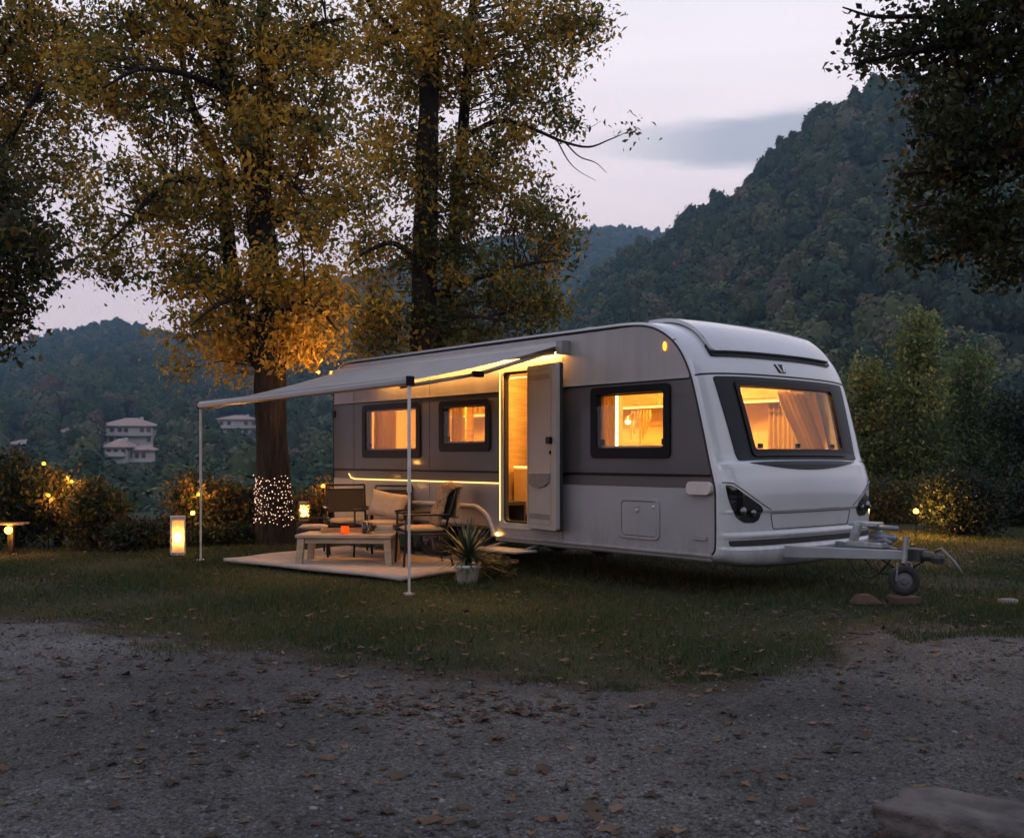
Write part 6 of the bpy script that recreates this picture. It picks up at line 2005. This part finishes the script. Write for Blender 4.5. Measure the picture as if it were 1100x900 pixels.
def cushion(w, d, h, puff=1.0, n=10):
    bm = bmesh.new()
    top, bot = {}, {}
    for i in range(n + 1):
        for j in range(n + 1):
            x, y = 2 * i / n - 1, 2 * j / n - 1
            e = (max(0, 1 - x ** 4) * max(0, 1 - y ** 4)) ** .45
            pin = 1 - .09 * (1 - abs(y)) * (x * x) - .0
            piny = 1 - .09 * (1 - abs(x)) * (y * y)
            z = h / 2 * e * puff + .006 * mnoise.noise(Vector((x * 3, y * 3, w * 9)))
            top[i, j] = bm.verts.new((x * w / 2 * pin, y * d / 2 * piny, z))
            bot[i, j] = top[i, j] if e < 1e-6 else bm.verts.new((x * w / 2 * pin, y * d / 2 * piny, -z))
    for i in range(n):
        for j in range(n):
            for t, rev in ((top, False), (bot, True)):
                q = []
                for k in ((i, j), (i + 1, j), (i + 1, j + 1), (i, j + 1)):
                    if t[k] not in q: q.append(t[k])
                if len(q) > 2:
                    try: bm.faces.new(q[::-1] if rev else q)
                    except ValueError: pass
    return bm


def chair(label, x, y, rz, seat_m, w=.56, back=True):
    root = empty('garden_armchair', (x, y, RZ), rz); tag(root, label, 'armchair', 'armchairs around the table')
    hw = w / 2
    r = .0135
    for sx in (-1, 1):
        bm = bmesh.new(); tube(bm, [(sx * hw, -.27, 0), (sx * hw, -.25, .40), (sx * hw, -.245, .60)], r, 8); link('leg', bm, CHF, root, smooth=True)
        bm = bmesh.new(); tube(bm, [(sx * hw, .30, 0), (sx * hw, .22, .38), (sx * hw, .24, .52)], r, 8); link('leg', bm, CHF, root, smooth=True)
        bm = bmesh.new(); box(bm, sx * hw - .024, sx * hw + .024, -.27, .26, .602, .625); link('armrest', bm, CHF, root, bevel=.006)
    bm = bmesh.new()
    for sx in (-1, 1): tube(bm, [(sx * (hw - .03), .20, .41), (sx * (hw - .03), .26, .62), (sx * (hw - .03), .335, .90)], r, 8)
    for z, yy in ((.90, .335), (.84, .318), (.56, .245)): tube(bm, [(-hw + .03, yy, z), (hw - .03, yy, z)], r * .9, 8)
    bf = link('backrest_frame', bm, CHF, root, smooth=True)
    bm = bmesh.new(); vs = [bm.verts.new(p) for p in ((-hw + .045, .235, .55), (hw - .045, .235, .55), (hw - .045, .312, .83), (-hw + .045, .312, .83))]; bm.faces.new(vs)
    s = link('backrest', bm, SLING, root); md = s.modifiers.new('thick', 'SOLIDIFY'); md.thickness = .006
    bm = bmesh.new(); tube(bm, [(-hw, -.25, .395), (hw, -.25, .395)], r, 8); tube(bm, [(-hw, .22, .385), (hw, .22, .385)], r, 8)
    for sx in (-1, 1): tube(bm, [(sx * (hw - .005), -.25, .395), (sx * (hw - .005), .22, .385)], r, 8)
    link('seat_frame', bm, CHF, root, smooth=True)
    bm = bmesh.new(); box(bm, -hw + .02, hw - .02, -.235, .205, .398, .41); link('seat', bm, SLING, root)
    o = link('seat_cushion', cushion(w - .06, .46, .08), seat_m, root, smooth=True); o.location = (0, -.015, .445)
    return root


chair('dark framed armchair with empty back, tucked in the corner by the caravan', -2.12, 13.45, R(14), CUSH)
chair('dark framed armchair facing the lawn with a plump cream pillow on it', -1.60, 13.0, R(-16), CUSH)
chair('dark framed armchair seen from the side with a fur throw over its back', -1.03, 12.02, R(-74), mat('tan_cushion', (0.55, 0.37, 0.18), .9, var=.12, scale=18))
pl = link('pillow', cushion(.50, .34, .15, n=14), mat('cream_linen', (0.56, 0.48, 0.38), .9, var=.08, scale=14, bump=.3, bscale=150), smooth=True)
pl.location = Vector((-1.60, 13.0, RZ)) + Matrix.Rotation(R(-16), 3, 'Z') @ Vector((.01, .12, .665)); pl.rotation_euler = (R(72), R(9), R(-16))
tag(pl, 'plump cream pillow leaning on the back of an armchair', 'pillow')
# throw: a thick lumpy drape over the chair back
bm = bmesh.new(); nx, ny = 26, 40
path = []
for k in range(ny + 1):
    f = k / ny
    if f < .48: q = f / .48; path.append(Vector((0, .14 + .135 * q, .50 + .43 * q)))
    elif f < .56: q = (f - .48) / .08; path.append(Vector((0, .285 + .10 * q, .945 - .0 * q)))
    else: q = (f - .56) / .44; path.append(Vector((0, .40 - .05 * q, .94 - .36 * q)))
vv = []
for k, p in enumerate(path):
    row = []
    for i in range(nx + 1):
        s = i / nx - .5
        nz_ = mnoise.noise(Vector((s * 9, k * .22, 3.3))) * .022 + mnoise.noise(Vector((s * 22, k * .6, 1.1))) * .010
        wv = .46 + .04 * math.sin(k * .35)
        row.append(bm.verts.new(p + Vector((s * wv + .02 * mnoise.noise(Vector((s * 4, k * .3, 8))), -.02 * math.cos(s * 3) + nz_ * (1 if k > ny * .52 else -1), nz_ + .01 * math.sin(s * 14 + k * .2) + (-.03 * abs(s) if k in (0, ny) else 0)))))
    vv.append(row)
for a, b in zip(vv, vv[1:]):
    for i in range(nx): bm.faces.new((a[i], a[i + 1], b[i + 1], b[i]))
th = link('fur_throw', bm, mat('tan_fur', (0.44, 0.31, 0.19), 1.0, var=.35, scale=26, bump=1.0, bscale=110, spec=.1), smooth=True)
th.location = (-1.03, 12.02, RZ); th.rotation_euler = (0, 0, R(-74)); md = th.modifiers.new('thick', 'SOLIDIFY'); md.thickness = .035; md.offset = 0
tag(th, 'tan fur throw draped over the back of the side-on armchair', 'throw')
# camp stool behind the table
cs = empty('camp_stool', (-2.46, 12.92, RZ), R(6)); tag(cs, 'low dark camp stool with a thin beige pad behind the table', 'stool')
for sy in (-1, 1):
    for sx in (-1, 1):
        bm = bmesh.new(); tube(bm, [(sx * .19, sy * .17, 0), (sx * .17, sy * .14, .36)], .012, 8); link('leg', bm, CHF, cs, smooth=True)
bm = bmesh.new(); tube(bm, [(-.19, -.15, .37), (.19, -.15, .37), (.19, .15, .37), (-.19, .15, .37), (-.19, -.15, .37)], .012, 8); tube(bm, [(-.18, .15, .38), (-.18, .17, .50), (.18, .17, .50), (.18, .15, .38)], .011, 8); link('frame', bm, CHF, cs, smooth=True)
o = link('pad', cushion(.36, .28, .06), CUSH, cs, smooth=True); o.location = (0, 0, .405)
# things on the table
TZ = RZ + .373
def on_table(x, y): v = Matrix.Rotation(R(-4), 3, 'Z') @ Vector((x, y, 0)); return (-1.92 + v.x, 12.28 + v.y, TZ)


can = empty('candle_glass', on_table(-.02, -.12)); tag(can, 'amber glass with a burning candle on the table', 'candle')
bm = bmesh.new(); lathe(bm, [(.0, 0), (.042, 0), (.050, .03), (.046, .09), (.042, .09), (.044, .03), (.036, .008), (0, .008)], 18)
m, nt, b, o_ = new_mat('amber_glass'); tr = nt.nodes.new('ShaderNodeBsdfTranslucent'); tr.inputs[0].default_value = (1, .42, .08, 1); b.inputs['Base Color'].default_value = (.8, .3, .05, 1); b.inputs['Roughness'].default_value = .15
mx = nt.nodes.new('ShaderNodeMixShader'); mx.inputs[0].default_value = .7; nt.links.new(b.outputs[0], mx.inputs[1]); nt.links.new(tr.outputs[0], mx.inputs[2]); nt.links.new(mx.outputs[0], o_.inputs[0])
link('glass', bm, m, can, smooth=True)
bm = bmesh.new(); bmesh.ops.create_uvsphere(bm, u_segments=8, v_segments=6, radius=.016, matrix=Matrix.Translation((0, 0, .05))); link('flame', bm, emit('table_flame', (1.0, .42, .08), 130.0), can, smooth=True)
def mug(label, x, y, r, h, m):
    o = bmesh.new(); lathe(o, [(0, 0), (r * .9, 0), (r, h * .3), (r, h), (r - .005, h), (r - .006, .01), (0, .01)], 18)
    ob = link('cup', o, m, smooth=True); ob.location = on_table(x, y); return tag(ob, label, 'cup')
mug('tall dark cup standing on the table beside the tumbler', .20, -.02, .042, .13, mat('dark_glaze', (.03, .032, .04), .25, coat=.5))
gl = mug('clear tumbler at the table edge between dark cup and bread board', .275, -.13, .032, .13, glass('tumbler_glass', (.8, .75, .7), 1.5))
bk = empty('tray', on_table(-.12, .14), .1); tag(bk, 'shallow wooden tray at the back of the table', 'tray')
bm = bmesh.new(); box(bm, -.24, .24, -.10, .10, 0, .012); link('base', bm, WOOD, bk)
bm = bmesh.new()
box(bm, -.24, .24, -.10, -.088, .0125, .045); box(bm, -.24, .24, .088, .10, .0125, .045); box(bm, -.24, -.228, -.0875, .0875, .0125, .045); box(bm, .228, .24, -.0875, .0875, .0125, .045); link('rim', bm, WOOD, bk)
for i, (w, d, h, rz, lab, c) in enumerate([(.24, .17, .03, .1, 'cream book at the bottom of the small pile on the table', (.5, .42, .32)), (.22, .15, .026, -.12, 'tan book at the middle of the small pile on the table', (.36, .24, .14)), (.19, .13, .028, .2, 'pale book on top of the small pile on the table', (.55, .5, .42))]):
    root = empty('book', Vector(on_table(.42, .05)) + Vector((0, 0, [0, .031, .058][i])), rz); tag(root, lab, 'book', 'books piled on the table')
    bm = bmesh.new(); box(bm, -w / 2, w / 2, -d / 2, d / 2, 0, .004); box(bm, -w / 2, w / 2, -d / 2, d / 2, h - .004, h); box(bm, -w / 2, -w / 2 + .004, -d / 2, d / 2, .0045, h - .0045); link('cover', bm, mat('book_cover', c, .7), root)
    bm = bmesh.new(); box(bm, -w / 2 + .006, w / 2 - .006, -d / 2 + .006, d / 2 - .006, .005, h - .005); link('pages', bm, mat('paper_pages', (.6, .54, .44), .9), root)

# potted yucca by the pole
rng = np.random.default_rng(77)
pp = empty('potted_plant', (at(502, 627, 10.7).x, 10.7, 0)); tag(pp, 'spiky leaved plant in a round white pot on the grass', 'potted plant')
bm = bmesh.new(); lathe(bm, [(0, 0), (.100, 0), (.125, .17), (.135, .175), (.135, .20), (.118, .20), (.115, .16), (0, .16)], 28); link('pot', bm, mat('white_glazed_pot', (.72, .70, .68), .35, var=.06), pp, smooth=True)
bm = bmesh.new(); lathe(bm, [(0, .172), (.114, .165)], 20); link('soil', bm, mat('potting_soil', (.03, .022, .015), .95, var=.4, scale=40, bump=.5), pp)
bm = bmesh.new(); bt = []
for k in range(150):
    a = rng.uniform(0, 6.283); el = math.asin(min(1, max(-.35, rng.uniform(-.35, 1.0)))); l = rng.uniform(.36, .56) * (1.0 if el > .2 else .85)
    d = Vector((math.cos(a) * math.cos(el), math.sin(a) * math.cos(el), math.sin(el))); s = d.cross(Vector((0, 0, 1)));
    if s.length < .05: s = Vector((1, 0, 0))
    s.normalize(); p0 = Vector((0, 0, rng.uniform(.20, .34))) + d * .02; prev = None; droop = rng.uniform(.05, .22)
    for i in range(6):
        f = i / 5; c = p0 + d * l * f + Vector((0, 0, -droop * f * f * l)); w = .013 * (1 - f) ** .6 * min(1, .5 + f * 3) + .0008
        cur = (bm.verts.new(c - s * w), bm.verts.new(c + Vector((0, 0, -.003)) * (1 - f)), bm.verts.new(c + s * w))
        if prev:
            bm.faces.new((prev[0], prev[1], cur[1], cur[0])); bm.faces.new((prev[1], prev[2], cur[2], cur[1]))
        prev = cur
link('foliage', bm, mat('yucca_green', (.055, .075, .032), .45, var=.4, scale=8, spec=.4), pp)
bm = bmesh.new(); tube(bm, [(0, 0, .15), (.005, 0, .28), (0, .005, .36)], [.03, .028, .015], 8); link('stem', bm, BARK, pp)
shrub('ground_plant', 'small leafy plant trailing on the grass beside the white pot', 533, 11.1, 12, 596, OLIVE, 171, .35, n=26, per=16, leaf=.08, cat='plant', cl=.05)

# wood block under the jockey wheel, stones
ct, st_ = math.cos(math.atan2(-0.7694, 0.6388)), math.sin(math.atan2(-0.7694, 0.6388))
def car_xy(u, v): return (-2.526 + u * ct - v * st_, 14.77 + u * st_ + v * ct)


x, y = car_xy(JU, MIDV - .16)
bm = bmesh.new(); box(bm, -.13, .12, -.09, .09, 0, .072); bk = link('wood_block', bm, mat('brown_timber', (.07, .045, .03), .85, var=.35, scale=8, stretch=(1, 8, 8), bump=.4), bevel=.012); bk.location = (x, y, 0.0); bk.rotation_euler = (0, 0, .25)
tag(bk, 'brown timber block under the jockey wheel', 'wood block')
bm = bmesh.new(); vs = box(bm, -.14, .14, -.08, .08, 0, .085)
for v in vs[4:]: v.co.x = v.co.x * .35 - .02; v.co.y *= .7
ck = link('wheel_chock', bm, mat('rusty_brown_chock', (.085, .045, .03), .8, var=.3, scale=10, bump=.3), bevel=.01); ck.location = (x - .33, y + .02, 0); ck.rotation_euler = (0, 0, .1)
tag(ck, 'brown wedge shaped chock on the grass beside the jockey wheel', 'chock')


def stone(kind, label, loc, sx, sy, sz, seed, m, sub=4, amp=.16, sq=3.0, rz=0.0, cat='stone'):
    bm = bmesh.new(); bmesh.ops.create_icosphere(bm, subdivisions=sub, radius=1)
    for v in bm.verts:
        c = v.co.normalized(); q = (abs(c.x) ** sq + abs(c.y) ** sq + abs(c.z) ** sq) ** (-1 / sq)
        c = c * q * (1 + amp * mnoise.fractal(c * 1.7 + Vector((seed, seed * .5, 0)), 1.0, 2.0, 5))
        v.co = Vector((c.x * sx, c.y * sy, max(c.z, -.8) * sz + sz * .7))
    o = link(kind, bm, m, smooth=True); o.location = loc; o.rotation_euler = (0, 0, rz)
    return tag(o, label, cat)


def rock_mat(name, c):
    return mat(name, c, .9, var=.45, scale=7, bump=.9, bscale=38, spec=.2)


stone('stone_block', 'long rough stone block lying at the edge of the lane, the nearest thing', (1.64, 3.29, -.02), .43, .15, .105, 5.0, rock_mat('weathered_stone', (.10, .088, .082)), 5, .17, 9.0, math.atan2(-.52, .62))
stone('small_stone', 'small pale stone lying on the lawn behind the hitch', (4.40, 9.25, -.01), .085, .06, .035, 2.0, rock_mat('pale_stone', (.22, .20, .19)), 3)


def moss_bank():
    rng = np.random.default_rng(91)
    n = 9000
    s = rng.random(n); a = np.stack([1.50 + .75 * s, 3.72 - .55 * s], 1) + rng.normal(size=(n, 2)) * np.array([.10, .055])
    h = rng.uniform(.02, .06, n); w = rng.uniform(.0015, .003, n); t = rng.uniform(0, 6.28, n); b = rng.uniform(0, 6.28, n)
    x, y = a[:, 0], a[:, 1]; z = np.full(n, 0.012) + .05 * np.exp(-((y - (3.72 - .73 * (x - 1.5))) / .08) ** 2)
    V = np.stack([np.stack([x - np.cos(t) * w, y - np.sin(t) * w, z * 0], 1), np.stack([x + np.cos(t) * w, y + np.sin(t) * w, z * 0], 1), np.stack([x + np.cos(b) * h * .6, y + np.sin(b) * h * .6, z + h], 1)], 1).reshape(-1, 3)
    o = np_mesh('grass_tuft', V, np.arange(3 * n), np.full(n, 3), bpy.data.materials['grass_blades'], None, {'tint': np.repeat(np.clip(rng.normal(.3, .15, n), 0, 1), 3)})
    tag(o, 'rough grass growing behind the stone block', 'grass', kind='stuff')


moss_bank()

# woods on the other side of the lane, behind the camera: they stand in every window's reflection
_r = np.random.default_rng(303)
_P, _S = [], []
for k in range(150):
    xx = _r.uniform(-45, 45); yy = -_r.uniform(24, 44); rr = _r.uniform(2.6, 4.2)
    _P.append((xx, yy, 0.6)); _S.append((rr, rr, rr * _r.uniform(1.0, 1.7)))
forest('lane_woods', np.array(_P), np.array(_S), _r)

# ------------------------------------------------------------------ the air of the valley
def haze():
    m = bpy.data.materials.new('valley_haze'); m.use_nodes = True
    nt = m.node_tree; nt.nodes.clear()
    o = nt.nodes.new('ShaderNodeOutputMaterial'); v = nt.nodes.new('ShaderNodeVolumePrincipled')
    v.inputs['Color'].default_value = (0.37, 0.61, 0.88, 1)
    v.inputs['Density'].default_value = 0.00031
    v.inputs['Anisotropy'].default_value = 0.0
    nt.links.new(v.outputs[0], o.inputs['Volume'])
    bm = bmesh.new(); box(bm, -2150, 2150, -400, 1680, -44, 285)
    ob = link('haze', bm, m)
    tag(ob, kind='stuff')


haze()
